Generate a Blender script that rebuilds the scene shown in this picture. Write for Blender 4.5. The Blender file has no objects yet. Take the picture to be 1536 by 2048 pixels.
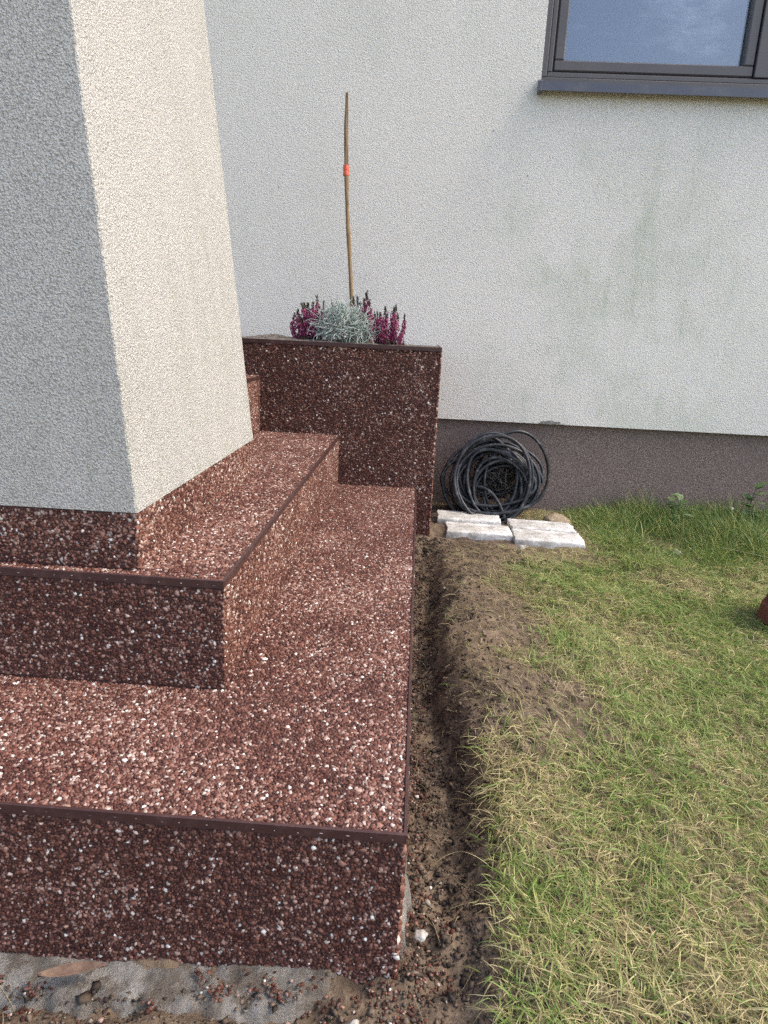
import bpy, bmesh, math, random
import numpy as np
from mathutils import Vector, Matrix

random.seed(7)
RNG = np.random.default_rng(11)
SC = bpy.context.scene
COL = SC.collection

# ------------------------------------------------------------------ camera
F, PITCH, ROLL, YAW = 1335.1, 0.2645, 0.0483, -0.0402
CAM_Z = 0.74
cam_data = bpy.data.cameras.new('camera')
cam = bpy.data.objects.new('camera', cam_data)
COL.objects.link(cam)
c_, s_ = math.cos(YAW), math.sin(YAW)
r0 = Vector((c_, -s_, 0)); f0 = Vector((s_, c_, 0)); u0 = Vector((0, 0, 1))
fwd = f0 * math.cos(PITCH) - u0 * math.sin(PITCH)
upv = f0 * math.sin(PITCH) + u0 * math.cos(PITCH)
right = r0 * math.cos(ROLL) + upv * math.sin(ROLL)
up = upv * math.cos(ROLL) - r0 * math.sin(ROLL)
cam.matrix_world = Matrix(((right.x, up.x, -fwd.x, 0), (right.y, up.y, -fwd.y, 0),
                           (right.z, up.z, -fwd.z, CAM_Z), (0, 0, 0, 1)))
cam_data.sensor_fit = 'VERTICAL'
cam_data.sensor_height = 24.0
cam_data.lens = 24.0 * F / 2048.0
cam_data.clip_start = 0.05
cam_data.clip_end = 500
SC.camera = cam

# ------------------------------------------------------------------ light
SUN_AZ = math.radians(-6)      # from +X; negative = just in front of the plane of the house wall
SUN_EL = math.radians(50)
world = bpy.data.worlds.new('World'); SC.world = world
world.use_nodes = True
nt = world.node_tree; nt.nodes.clear()
sky = nt.nodes.new('ShaderNodeTexSky'); sky.sky_type = 'NISHITA'; sky.sun_disc = False
sky.sun_elevation = SUN_EL; sky.sun_rotation = math.pi / 2 - SUN_AZ
sky.air_density = 1.0; sky.dust_density = 3.3; sky.ozone_density = 0.6
bg = nt.nodes.new('ShaderNodeBackground'); bg.inputs['Strength'].default_value = 0.15
wo = nt.nodes.new('ShaderNodeOutputWorld')
nt.links.new(sky.outputs[0], bg.inputs[0]); nt.links.new(bg.outputs[0], wo.inputs[0])

sun_d = bpy.data.lights.new('sun', 'SUN'); sun = bpy.data.objects.new('sun', sun_d); COL.objects.link(sun)
sun_d.energy = 0.66; sun_d.angle = math.radians(12); sun_d.color = (1.0, 0.90, 0.76)
sdir = Vector((math.cos(SUN_EL) * math.cos(SUN_AZ), math.cos(SUN_EL) * math.sin(SUN_AZ), math.sin(SUN_EL)))
sun.rotation_euler = sdir.to_track_quat('Z', 'Y').to_euler()
sun.location = sdir * 20

vs = SC.view_settings
vs.view_transform = 'Standard'; vs.look = 'None'; vs.gamma = 1.0; vs.use_curve_mapping = False
vs.exposure = 1.45
SC.render.engine = 'CYCLES'
SC.cycles.use_denoising = False
SC.cycles.max_bounces = 4; SC.cycles.diffuse_bounces = 3; SC.cycles.glossy_bounces = 2; SC.cycles.transmission_bounces = 2

# ------------------------------------------------------------------ fitted layout (metres, ground z = 0)
XR1, YF1, Z1 = 0.0168, 0.6154, 0.208      # lower step: right edge, front edge, top
XR2, YF2, Z2 = -0.2611, 0.8858, 0.3824    # upper step
XR3, Z3 = -0.5391, 0.5725                 # third riser
YP, XRP, ZP = 2.3078, 0.0743, 0.694       # planter front, right edge, top
XC, YC, YC2, ZC = -0.3937, 0.9108, 1.6029, 0.469   # pillar
YW, ZW = 2.811, 0.398                     # house wall plane, underside of the white render
XL = -1.35                                # how far steps go left


# ------------------------------------------------------------------ helpers
def tag(o, label=None, cat=None, group=None, kind=None):
    if label: o['label'] = label
    if cat: o['category'] = cat
    if group: o['group'] = group
    if kind: o['kind'] = kind
    return o


def empty(name, loc=(0, 0, 0)):
    o = bpy.data.objects.new(name, None); COL.objects.link(o); o.location = loc
    o.empty_display_size = 0.05
    return o


def link(name, me, parent=None, mat=None):
    if mat is not None and not me.materials: me.materials.append(mat)
    o = bpy.data.objects.new(name, me); COL.objects.link(o)
    if parent is not None:
        o.parent = parent
        o.matrix_parent_inverse = Matrix.Translation(parent.location).inverted()
    return o


def np_mesh(name, V, Fc, mat=None, col=None, smooth=True):
    """V (n,3), Fc (m,k) equal sized polygons; col (n,3) point colours"""
    V = np.ascontiguousarray(V, np.float32); Fc = np.ascontiguousarray(Fc, np.int32)
    me = bpy.data.meshes.new(name)
    k = Fc.shape[1]
    me.vertices.add(len(V)); me.vertices.foreach_set('co', V.ravel())
    me.loops.add(Fc.size); me.loops.foreach_set('vertex_index', Fc.ravel())
    me.polygons.add(len(Fc))
    me.polygons.foreach_set('loop_start', np.arange(0, Fc.size, k, dtype=np.int32))
    me.polygons.foreach_set('loop_total', np.full(len(Fc), k, np.int32))
    me.polygons.foreach_set('use_smooth', np.full(len(Fc), smooth, bool))
    me.update(calc_edges=True)
    if col is not None:
        a = me.color_attributes.new('tint', 'FLOAT_COLOR', 'POINT')
        c4 = np.ones((len(V), 4), np.float32); c4[:, :3] = col
        a.data.foreach_set('color', c4.ravel())
    if mat: me.materials.append(mat)
    return me


def bm_mesh(name, bm, mat=None, smooth=False):
    me = bpy.data.meshes.new(name); bm.normal_update(); bm.to_mesh(me); bm.free()
    if smooth:
        me.polygons.foreach_set('use_smooth', np.ones(len(me.polygons), bool))
    if mat: me.materials.append(mat)
    return me


def box_bm(bm, x0, x1, y0, y1, z0, z1):
    v = [bm.verts.new(p) for p in ((x0, y0, z0), (x1, y0, z0), (x1, y1, z0), (x0, y1, z0),
                                   (x0, y0, z1), (x1, y0, z1), (x1, y1, z1), (x0, y1, z1))]
    for f in ((0, 3, 2, 1), (4, 5, 6, 7), (0, 1, 5, 4), (1, 2, 6, 5), (2, 3, 7, 6), (3, 0, 4, 7)):
        bm.faces.new([v[i] for i in f])
    return v


def box(name, parent, mat, x0, x1, y0, y1, z0, z1, bevel=0.0, seg=2):
    bm = bmesh.new(); box_bm(bm, x0, x1, y0, y1, z0, z1)
    if bevel:
        bmesh.ops.bevel(bm, geom=bm.edges[:], offset=bevel, segments=seg, affect='EDGES', profile=0.5)
    return link(name, bm_mesh(name, bm, mat), parent)


def _hash(ix, iy, seed):
    n = (ix.astype(np.int64) * 374761393 + iy.astype(np.int64) * 668265263 + seed * 974711) & 0x7fffffff
    n = ((n ^ (n >> 13)) * 1274126177) & 0x7fffffff
    n = n ^ (n >> 16)
    return (n & 0xffff) / 65535.0


def vnoise(x, y, seed=0):
    x = np.asarray(x, float); y = np.asarray(y, float)
    ix = np.floor(x); iy = np.floor(y); fx = x - ix; fy = y - iy
    ix = ix.astype(np.int64); iy = iy.astype(np.int64)
    fx = fx * fx * (3 - 2 * fx); fy = fy * fy * (3 - 2 * fy)
    a = _hash(ix, iy, seed); b = _hash(ix + 1, iy, seed); c = _hash(ix, iy + 1, seed); d = _hash(ix + 1, iy + 1, seed)
    return (a * (1 - fx) + b * fx) * (1 - fy) + (c * (1 - fx) + d * fx) * fy


def fbm(x, y, seed=0, oct=4):
    s = 0; a = 0.5; t = 0
    for i in range(oct):
        s = s + a * vnoise(np.asarray(x) * 2 ** i, np.asarray(y) * 2 ** i, seed + i * 17); t += a; a *= 0.5
    return s / t


def sstep(a, b, x):
    t = np.clip((x - a) / (b - a), 0, 1); return t * t * (3 - 2 * t)


# ------------------------------------------------------------------ materials
class N:
    def __init__(self, name, rough=0.8, spec=0.5):
        m = bpy.data.materials.new(name); m.use_nodes = True
        self.m = m; self.t = m.node_tree; self.t.nodes.clear()
        self.out = self.n('ShaderNodeOutputMaterial')
        self.b = self.n('ShaderNodeBsdfPrincipled')
        self.b.inputs['Roughness'].default_value = rough
        self.b.inputs['Specular IOR Level'].default_value = spec
        self.l(self.b.outputs[0], self.out.inputs[0])
        self.co = self.n('ShaderNodeTexCoord').outputs['Object']

    def n(self, t, **k):
        x = self.t.nodes.new(t)
        for a, b in k.items(): setattr(x, a, b)
        return x

    def l(self, a, b): self.t.links.new(a, b)

    def noise(self, scale, detail=3, rough=0.55, co=None):
        x = self.n('ShaderNodeTexNoise'); x.inputs['Scale'].default_value = scale
        x.inputs['Detail'].default_value = detail; x.inputs['Roughness'].default_value = rough
        self.l(co or self.co, x.inputs['Vector']); return x.outputs[0]

    def voro(self, scale, feature='F1', out='Distance', co=None):
        x = self.n('ShaderNodeTexVoronoi'); x.feature = feature; x.inputs['Scale'].default_value = scale
        self.l(co or self.co, x.inputs['Vector']); return x.outputs[out]

    def ramp(self, fac, stops):
        x = self.n('ShaderNodeValToRGB'); e = x.color_ramp.elements
        while len(e) < len(stops): e.new(0.5)
        for el, (p, c) in zip(e, stops):
            el.position = p; el.color = (*c, 1) if len(c) == 3 else c
        self.l(fac, x.inputs[0]); return x.outputs[0]

    def rng(self, v, a, b, c=0.0, d=1.0):
        x = self.n('ShaderNodeMapRange'); x.interpolation_type = 'SMOOTHSTEP'
        for i, q in enumerate((a, b, c, d)): x.inputs[i + 1].default_value = q
        self.l(v, x.inputs[0]); return x.outputs[0]

    def mix(self, fac, a, b, mode='MIX'):
        x = self.n('ShaderNodeMix'); x.data_type = 'RGBA'; x.blend_type = mode
        for k, q in ((0, fac), (6, a), (7, b)):
            if hasattr(q, 'links') or hasattr(q, 'is_linked'): self.l(q, x.inputs[k])
            elif k == 0: x.inputs[0].default_value = q
            else: x.inputs[k].default_value = (*q, 1)
        return x.outputs[2]

    def math(self, op, a, b=0.0):
        x = self.n('ShaderNodeMath'); x.operation = op
        for i, q in enumerate((a, b)):
            if hasattr(q, 'is_linked'): self.l(q, x.inputs[i])
            else: x.inputs[i].default_value = q
        return x.outputs[0]

    def scaled(self, sx, sy, sz, loc=(0, 0, 0)):
        x = self.n('ShaderNodeMapping'); x.inputs['Scale'].default_value = (sx, sy, sz)
        x.inputs['Location'].default_value = loc
        self.l(self.co, x.inputs[0]); return x.outputs[0]

    def sep(self):
        x = self.n('ShaderNodeSeparateXYZ'); self.l(self.co, x.inputs[0]); return x.outputs

    def color(self, c):
        if hasattr(c, 'is_linked'): self.l(c, self.b.inputs['Base Color'])
        else: self.b.inputs['Base Color'].default_value = (*c, 1)

    def bump(self, h, strength=1.0, dist=0.001):
        x = self.n('ShaderNodeBump'); x.inputs['Strength'].default_value = strength
        x.inputs['Distance'].default_value = dist
        self.l(h, x.inputs['Height']); self.l(x.outputs[0], self.b.inputs['Normal'])

    def attr(self, name='tint'):
        x = self.n('ShaderNodeAttribute'); x.attribute_name = name; return x.outputs['Color']


def m_stucco(name, base, dirt, algae, grain, algae_box=None, bumpd=0.0022, speck=0.55):
    k = N(name, 0.92, 0.25)
    n1 = k.noise(grain, 2, 0.6); n2 = k.noise(grain * 2.2, 2, 0.7)
    v = k.voro(grain * 1.1)
    h = k.math('ADD', k.math('MULTIPLY', n1, 0.9), k.math('ADD', k.math('MULTIPLY', n2, 0.9), k.math('MULTIPLY', v, -0.55)))
    k.bump(h, 1.0, bumpd)
    pit = k.rng(h, 0.86, 0.30)                      # darker towards the pits between the grains
    big = k.noise(1.7, 4, 0.6)
    streak = k.noise(1.0, 6, 0.7, k.scaled(13, 13, 2.6))
    c = k.mix(k.math('MULTIPLY', k.rng(big, 0.42, 0.72), 0.5), base, dirt)
    am = k.math('MULTIPLY', k.rng(streak, 0.40, 0.70), k.rng(k.noise(0.9, 2), 0.35, 0.6, 0, 0.5))
    if algae_box:
        x, y, z = k.sep()
        x0, x1, z0, z1 = algae_box
        a = k.math('MULTIPLY', k.rng(x, x0, x0 + 0.4), k.rng(x, x1, x1 - 0.4))
        a = k.math('MULTIPLY', a, k.rng(z, z1, z1 - 0.7))
        patch = k.rng(k.noise(3.4, 6, 0.68, k.scaled(1, 1, 0.8)), 0.44, 0.60)
        am = k.math('ADD', k.math('MULTIPLY', am, 0.25), k.math('MULTIPLY', a, k.math('ADD', k.math('MULTIPLY', k.math('MULTIPLY', k.rng(streak, 0.47, 0.68), patch), 0.48), k.math('MULTIPLY', patch, 0.30))))
    c = k.mix(am, c, algae)
    c = k.mix(k.math('MULTIPLY', pit, speck), c, (dirt[0] * .34, dirt[1] * .34, dirt[2] * .34))
    sp = k.voro(6.0, 'F1', 'Distance')               # a few dark spots
    c = k.mix(k.rng(sp, 0.03, 0.015, 0, 0.7), c, (0.12, 0.12, 0.11))
    k.color(c); return k.m


M_WALL = m_stucco('white_render', (0.83, 0.80, 0.735), (0.73, 0.705, 0.65), (0.50, 0.555, 0.43), 180, (0.1, 1.45, 0.3, 1.7), 0.0028, 0.36)
M_PILLAR = m_stucco('pillar_render', (0.635, 0.62, 0.58), (0.55, 0.54, 0.505), (0.48, 0.49, 0.41), 300, None, 0.0032, 0.62)

k = N('plinth_render', 0.9, 0.3)
n = k.noise(260, 3, 0.7); v = k.voro(210, 'F1', 'Color')
c = k.ramp(n, [(0.34, (0.04, 0.028, 0.026)), (0.5, (0.16, 0.116, 0.100)), (0.66, (0.46, 0.37, 0.325))])
c = k.mix(k.rng(k.noise(3, 4), 0.4, 0.7, 0, 0.35), c, (0.16, 0.125, 0.11))
k.color(c); k.bump(k.noise(240, 3, 0.7), 1.0, 0.002); M_PLINTH = k.m

k = N('pebble_stone', 0.6, 0.35)
a = k.attr(); g = k.noise(900, 2)
k.color(k.mix(k.rng(g, 0.3, 0.7, 0, 0.35), a, (0.5, 0.42, 0.40), 'MULTIPLY'))
k.b.inputs['Coat Weight'].default_value = 0.0; k.b.inputs['Coat Roughness'].default_value = 0.25
M_PEBBLE = k.m

k = N('resin_bed', 0.6); k.color(k.ramp(k.noise(300, 3), [(0.3, (0.030, 0.012, 0.010)), (0.7, (0.085, 0.038, 0.032))]))
k.bump(k.noise(260, 3), 1.0, 0.002); M_BED = k.m

k = N('brown_metal_trim', 0.45, 0.5)
k.color(k.mix(k.rng(k.noise(60, 4), 0.45, 0.75, 0, 0.6), (0.050, 0.021, 0.019), (0.095, 0.050, 0.044)))
k.bump(k.noise(350, 2), 0.15, 0.0005); M_TRIM = k.m

k = N('resin_speck', 0.5); k.color(k.ramp(k.noise(130, 1), [(0.4, (0.05, 0.03, 0.03)), (0.62, (0.45, 0.38, 0.36))])); M_SPECK = k.m

k = N('window_frame_paint', 0.42, 0.5)
k.color(k.mix(k.rng(k.noise(8, 4), 0.4, 0.7, 0, 0.5), (0.080, 0.073, 0.074), (0.108, 0.096, 0.090))); M_FRAME = k.m
k = N('sill_metal', 0.36, 0.5)
k.color(k.mix(k.rng(k.noise(14, 5), 0.45, 0.7, 0, 0.6), (0.070, 0.074, 0.100), (0.12, 0.115, 0.125))); M_SILL = k.m
k = N('rubber_gasket', 0.7); k.color((0.008, 0.008, 0.012)); M_GASKET = k.m

k = N('window_glass', 0.02)
t = k.n('ShaderNodeBsdfTransparent'); t.inputs[0].default_value = (0.86, 0.87, 0.88, 1)
g = k.n('ShaderNodeBsdfGlossy'); g.inputs['Roughness'].default_value = 0.015; g.inputs[0].default_value = (0.93, 0.95, 1.0, 1)
bp = k.n('ShaderNodeBump'); bp.inputs['Strength'].default_value = 0.25; bp.inputs['Distance'].default_value = 0.002
k.l(k.noise(5, 2), bp.inputs['Height']); k.l(bp.outputs[0], g.inputs['Normal'])
lw = k.n('ShaderNodeFresnel'); lw.inputs[0].default_value = 1.5
fac = k.math('ADD', k.math('MULTIPLY', lw.outputs[0], 1.5), 0.065)
mx = k.n('ShaderNodeMixShader'); k.l(fac, mx.inputs[0]); k.l(t.outputs[0], mx.inputs[1]); k.l(g.outputs[0], mx.inputs[2])
k.l(mx.outputs[0], k.out.inputs[0]); M_GLASS = k.m
k = N('curtain_cloth', 0.9); k.color(k.mix(k.rng(k.noise(3.2, 6, 0.62, k.scaled(1, 1, 3.2)), 0.48, 0.70), (0.10, 0.11, 0.13), (0.85, 0.85, 0.85))); M_CURTAIN = k.m
k = N('room_dark', 0.9); k.color((0.10, 0.11, 0.13)); M_ROOM = k.m

k = N('soil', 0.95, 0.2)
n1 = k.noise(38, 5, 0.65); n2 = k.noise(4, 3); n3 = k.noise(210, 3, 0.6)
c = k.ramp(n1, [(0.30, (0.036, 0.026, 0.019)), (0.5, (0.11, 0.080, 0.056)), (0.70, (0.21, 0.158, 0.112))])
c = k.mix(k.rng(n2, 0.45, 0.65, 0, 0.6), c, (0.21, 0.150, 0.098))
x, y, z = k.sep()
far = k.rng(k.math('ABSOLUTE', k.math('SUBTRACT', x, 0.8)), 3.0, 5.0)
far2 = k.rng(y, 0.2, -2.5)
near_lawn = k.math('MAXIMUM', k.rng(x, 1.3, 2.0), k.math('MULTIPLY', k.rng(y, 0.5, 0.25), k.rng(x, 0.2, 0.45)))
c = k.mix(k.math('MAXIMUM', k.math('MAXIMUM', far, far2), near_lawn), c, k.mix(k.rng(n1, .3, .7), (0.08, 0.105, 0.03), (0.20, 0.21, 0.085)))
thatch = k.math('MAXIMUM', k.rng(x, 0.40, 0.55), k.math('MULTIPLY', k.rng(y, 1.05, 0.92), k.rng(x, 0.135, 0.17)))
th = k.ramp(k.noise(1, 4, 0.65, k.scaled(300, 120, 100)), [(0.35, (0.07, 0.058, 0.03)), (0.65, (0.27, 0.225, 0.12))])
c = k.mix(k.math('MULTIPLY', thatch, 0.8), c, th)
k.color(c)
k.bump(k.math('ADD', n1, k.math('MULTIPLY', n3, 0.35)), 1.0, 0.008); M_SOIL = k.m
k = N('potting_soil', 0.95, 0.2)
k.color(k.ramp(k.noise(70, 4), [(0.3, (0.05, 0.042, 0.036)), (0.7, (0.22, 0.19, 0.16))])); k.bump(k.noise(120, 4), 1, 0.004); M_PSOIL = k.m

k = N('concrete', 0.9, 0.3)
n1 = k.noise(18, 5, 0.6); n2 = k.noise(120, 3, 0.6)
c = k.ramp(n1, [(0.25, (0.12, 0.108, 0.092)), (0.5, (0.225, 0.208, 0.183)), (0.75, (0.36, 0.34, 0.305))])
c = k.mix(k.rng(k.noise(22, 6, 0.7), 0.47, 0.57, 0, 0.85), c, (0.125, 0.102, 0.080))
k.color(k.mix(k.rng(n2, 0.6, 0.75, 0, 0.5), c, (0.10, 0.09, 0.085)))
k.bump(k.math('ADD', k.math('MULTIPLY', k.noise(70, 5, 0.7), 0.6), k.math('MULTIPLY', k.noise(330, 4, 0.7), 0.8)), 1.0, 0.005); M_CONC = k.m


def m_tint(name, rough=0.7, spec=0.4, trans=0.0, var=0.25, scale=60):
    k = N(name, rough, spec)
    a = k.attr()
    c = k.mix(k.rng(k.noise(scale, 2), 0.3, 0.7, 0, var), a, (0.5, 0.5, 0.45), 'MULTIPLY')
    k.color(c)
    if trans:
        tr = k.n('ShaderNodeBsdfTranslucent'); k.l(c, tr.inputs[0])
        mx = k.n('ShaderNodeMixShader'); mx.inputs[0].default_value = trans
        k.l(k.b.outputs[0], mx.inputs[1]); k.l(tr.outputs[0], mx.inputs[2]); k.l(mx.outputs[0], k.out.inputs[0])
    return k.m


M_GRASS = m_tint('grass_blade', 0.5, 0.4, 0.42)
M_DRY = m_tint('dry_blade', 0.7, 0.3, 0.38)
M_CRUMB = m_tint('crumb', 0.8, 0.3, 0, 0.4, 200)
M_PLANT = m_tint('plant_tissue', 0.6, 0.35, 0.15)
M_SILVER = m_tint('silver_twig', 0.8, 0.3, 0.0)

k = N('stake_wood', 0.75, 0.3)
g1 = k.noise(1, 4, 0.6, k.scaled(260, 260, 14)); g2 = k.noise(5, 3)
c = k.ramp(g1, [(0.3, (0.13, 0.085, 0.045)), (0.55, (0.27, 0.18, 0.095)), (0.75, (0.38, 0.27, 0.15))])
k.color(k.mix(k.rng(g2, 0.48, 0.62, 0, 0.7), c, (0.16, 0.125, 0.10))); k.bump(g1, 0.6, 0.002); M_STAKE = k.m
k = N('orange_tape', 0.45); k.color((0.70, 0.11, 0.055)); M_TAPE = k.m

k = N('cable_rubber', 0.42, 0.5)
d = k.rng(k.noise(35, 5, 0.65), 0.50, 0.68, 0, 0.75)
k.color(k.mix(d, (0.014, 0.016, 0.021), (0.11, 0.112, 0.118)))
rr = k.rng(k.noise(20, 3), 0.3, 0.7, 0.36, 0.6); k.l(rr, k.b.inputs['Roughness']); M_CABLE = k.m

k = N('whitewashed_brick', 0.9, 0.3)
n1 = k.noise(14, 5, 0.65); n2 = k.noise(90, 4, 0.6)
c = k.ramp(n1, [(0.30, (0.22, 0.205, 0.18)), (0.46, (0.48, 0.465, 0.435)), (0.64, (0.70, 0.69, 0.665))])
c = k.mix(k.rng(n2, 0.50, 0.68, 0, 0.7), c, (0.30, 0.27, 0.23))
x, y, z = k.sep()
c = k.mix(k.math('MULTIPLY', k.rng(z, 0.03, -0.03), k.rng(k.noise(20, 3), 0.35, 0.6, 0, 0.8)), c, (0.26, 0.21, 0.155))
k.color(c); k.bump(k.math('ADD', n1, k.math('MULTIPLY', n2, 0.5)), 1.0, 0.004); M_BRICK = k.m

k = N('field_stone', 0.85, 0.3)
k.color(k.ramp(k.noise(60, 5, 0.6), [(0.3, (0.26, 0.23, 0.20)), (0.6, (0.50, 0.47, 0.42)), (0.8, (0.6, 0.57, 0.52))])); k.bump(k.noise(140, 4), 0.8, 0.002); M_STONE = k.m
k = N('sandy_stone', 0.9, 0.3)
k.color(k.ramp(k.noise(60, 5, 0.6), [(0.3, (0.20, 0.15, 0.10)), (0.7, (0.44, 0.35, 0.23))])); k.bump(k.noise(90, 4), 0.9, 0.004); M_SAND = k.m
k = N('terracotta', 0.75, 0.35)
k.color(k.ramp(k.noise(20, 5, 0.6), [(0.3, (0.10, 0.032, 0.022)), (0.7, (0.19, 0.062, 0.040))])); k.bump(k.noise(120, 3), 0.4, 0.001); M_POT = k.m
k = N('dead_leaf', 0.7, 0.3)
k.color(k.ramp(k.noise(80, 4), [(0.3, (0.10, 0.062, 0.045)), (0.7, (0.22, 0.145, 0.105))])); k.bump(k.noise(160, 3), 0.7, 0.001); M_LEAF = k.m
k = N('bare_mortar', 0.9, 0.2); k.color(k.ramp(k.noise(90, 4), [(0.3, (0.13, 0.125, 0.12)), (0.7, (0.32, 0.31, 0.30))])); k.bump(k.noise(200, 3), 1, 0.002); M_CHIP = k.m


# ------------------------------------------------------------------ ground
def bank_x(y):
    """x of the cut edge of the turf, along the narrow trench beside the steps"""
    return 0.098 + 0.032 * sstep(1.5, 0.95, y) + 0.028 * (fbm(y * 9, y * 0 + 3.3, 5, 3) - 0.5) * 2


def ground_h(x, y):
    x = np.asarray(x, float); y = np.asarray(y, float)
    rough = (fbm(x * 7, y * 7, 1, 4) - 0.5) * 0.035 + (fbm(x * 40, y * 40, 2, 2) - 0.5) * 0.022
    lawn = 0.022 + (fbm(x * 3, y * 3, 9, 3) - 0.5) * 0.03
    bx = bank_x(y)
    mound = 0.036 * np.exp(-((x - bx - 0.09) / 0.10) ** 2) * sstep(0.9, 1.3, y) * sstep(2.25, 1.9, y)
    t = sstep(-0.050, 0.034, x - bx + 0.02 * (fbm(x * 22, y * 22, 15, 2) - 0.5))
    floor = -0.036 + 0.030 * sstep(1.7, 2.25, y) + 0.034 * sstep(1.0, 0.66, y) - 0.006 * sstep(0.6, 0.9, y) * sstep(1.5, 1.2, y)
    z = floor * (1 - t) + (lawn + mound) * t
    # towards the white bricks and the house the level is even
    back = sstep(2.12, 2.28, y)
    z = z * (1 - back) + (lawn + 0.002) * back
    # in front of the steps
    fr = sstep(0.66, 0.58, y) * sstep(0.14, 0.03, x)
    z = z * (1 - fr) + (-0.022 + 0.018 * sstep(0.575, 0.53, y) + 0.020 * sstep(-0.42, 0.02, x)) * fr
    near = sstep(3.5, 2.0, np.abs(x - 0.5)) * sstep(-2, 0.0, y)
    return z + rough * (0.35 + 0.65 * near) * (0.55 + 0.75 * (1 - t * 0.5))


def axis(lo, hi, step, far):
    a = list(np.arange(lo, hi + 1e-9, step)); d = step
    b = hi; c = lo
    while b < far or c > -far:
        d *= 1.35
        b += d; c -= d; a.append(b); a.insert(0, c)
    return np.array(a)


gx = axis(-0.75, 1.75, 0.011, 90); gy = axis(0.38, 2.86, 0.011, 90)
X, Y = np.meshgrid(gx, gy); Z = ground_h(X, Y)
V = np.stack([X.ravel(), Y.ravel(), Z.ravel()], 1)
nx, ny = len(gx), len(gy)
ii = (np.arange(ny - 1)[:, None] * nx + np.arange(nx - 1)[None]).ravel()
Fq = np.stack([ii, ii + 1, ii + nx + 1, ii + nx], 1)
tag(link('ground', np_mesh('ground', V, Fq, M_SOIL)), 'bare brown soil ground under the lawn and along the steps', 'ground', kind='structure')

# ------------------------------------------------------------------ house
house = empty('house', (0.5, YW, 0))
tag(house, 'white rendered house wall with dark plinth and grey-framed window', 'house')
WX0, WX1, WZ0, WZ1 = 0.388, 1.98, 1.640, 2.95
xs = [-3.2, WX0, WX1, 4.2]; zs = [ZW, WZ0, WZ1, 3.6]
bm = bmesh.new()
g = {(i, j, d): bm.verts.new((xs[i], YW + d * 0.34, zs[j])) for i in range(4) for j in range(4) for d in (0, 1)}
for i in range(3):
    for j in range(3):
        if (i, j) == (1, 1): continue
        bm.faces.new((g[i, j, 0], g[i + 1, j, 0], g[i + 1, j + 1, 0], g[i, j + 1, 0]))
        bm.faces.new((g[i, j, 1], g[i, j + 1, 1], g[i + 1, j + 1, 1], g[i + 1, j, 1]))
for i in range(3):
    bm.faces.new((g[i, 0, 0], g[i, 0, 1], g[i + 1, 0, 1], g[i + 1, 0, 0]))
    bm.faces.new((g[i, 3, 0], g[i + 1, 3, 0], g[i + 1, 3, 1], g[i, 3, 1]))
for j in range(3):
    bm.faces.new((g[0, j, 0], g[0, j + 1, 0], g[0, j + 1, 1], g[0, j, 1]))
    bm.faces.new((g[3, j, 0], g[3, j, 1], g[3, j + 1, 1], g[3, j + 1, 0]))
bm.faces.new((g[1, 1, 0], g[2, 1, 0], g[2, 1, 1], g[1, 1, 1])); bm.faces.new((g[1, 2, 0], g[1, 2, 1], g[2, 2, 1], g[2, 2, 0]))
bm.faces.new((g[1, 1, 0], g[1, 1, 1], g[1, 2, 1], g[1, 2, 0])); bm.faces.new((g[2, 1, 0], g[2, 2, 0], g[2, 2, 1], g[2, 1, 1]))
link('wall', bm_mesh('wall', bm, M_WALL), house)
box('plinth_wall', house, M_PLINTH, -3.19, 4.17, YW + 0.028, YW + 0.33, -0.3, ZW + 0.01)

# chipped patch at the bottom edge of the render
bm = bmesh.new()
ring = []
for i in range(18):
    a = 2 * math.pi * i / 18
    r = 1 + random.uniform(-0.25, 0.25)
    ring.append((0.560 + 0.050 * math.cos(a) * r, 0.0, ZW + 0.002 + max(0.0, 0.014 * math.sin(a) * r)))
vv = [bm.verts.new((p[0], YW - 0.0025, p[2])) for p in ring]
vb = [bm.verts.new((p[0], YW + 0.004, p[2])) for p in ring]
bm.faces.new(vv)
for i in range(18): bm.faces.new((vv[i], vb[i], vb[(i + 1) % 18], vv[(i + 1) % 18]))
bmesh.ops.recalc_face_normals(bm, faces=bm.faces[:])
link('chipped_patch', bm_mesh('chipped_patch', bm, M_CHIP), house)

# window
win = link('window', bpy.data.meshes.new('window'), house)


def frame_ring(name, parent, mat, x0, x1, z0, z1, w, y0, y1, bevel=0.003, wb=None):
    wb = wb or w
    bm = bmesh.new()
    box_bm(bm, x0, x1, y0, y1, z0, z0 + wb); box_bm(bm, x0, x1, y0, y1, z1 - w, z1)
    box_bm(bm, x0, x0 + w, y0 + 0.0004, y1, z0 + wb, z1 - w); box_bm(bm, x1 - w, x1, y0 + 0.0004, y1, z0 + wb, z1 - w)
    bmesh.ops.bevel(bm, geom=bm.edges[:], offset=bevel, segments=1, affect='EDGES')
    return link(name, bm_mesh(name, bm, mat), parent)


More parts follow.
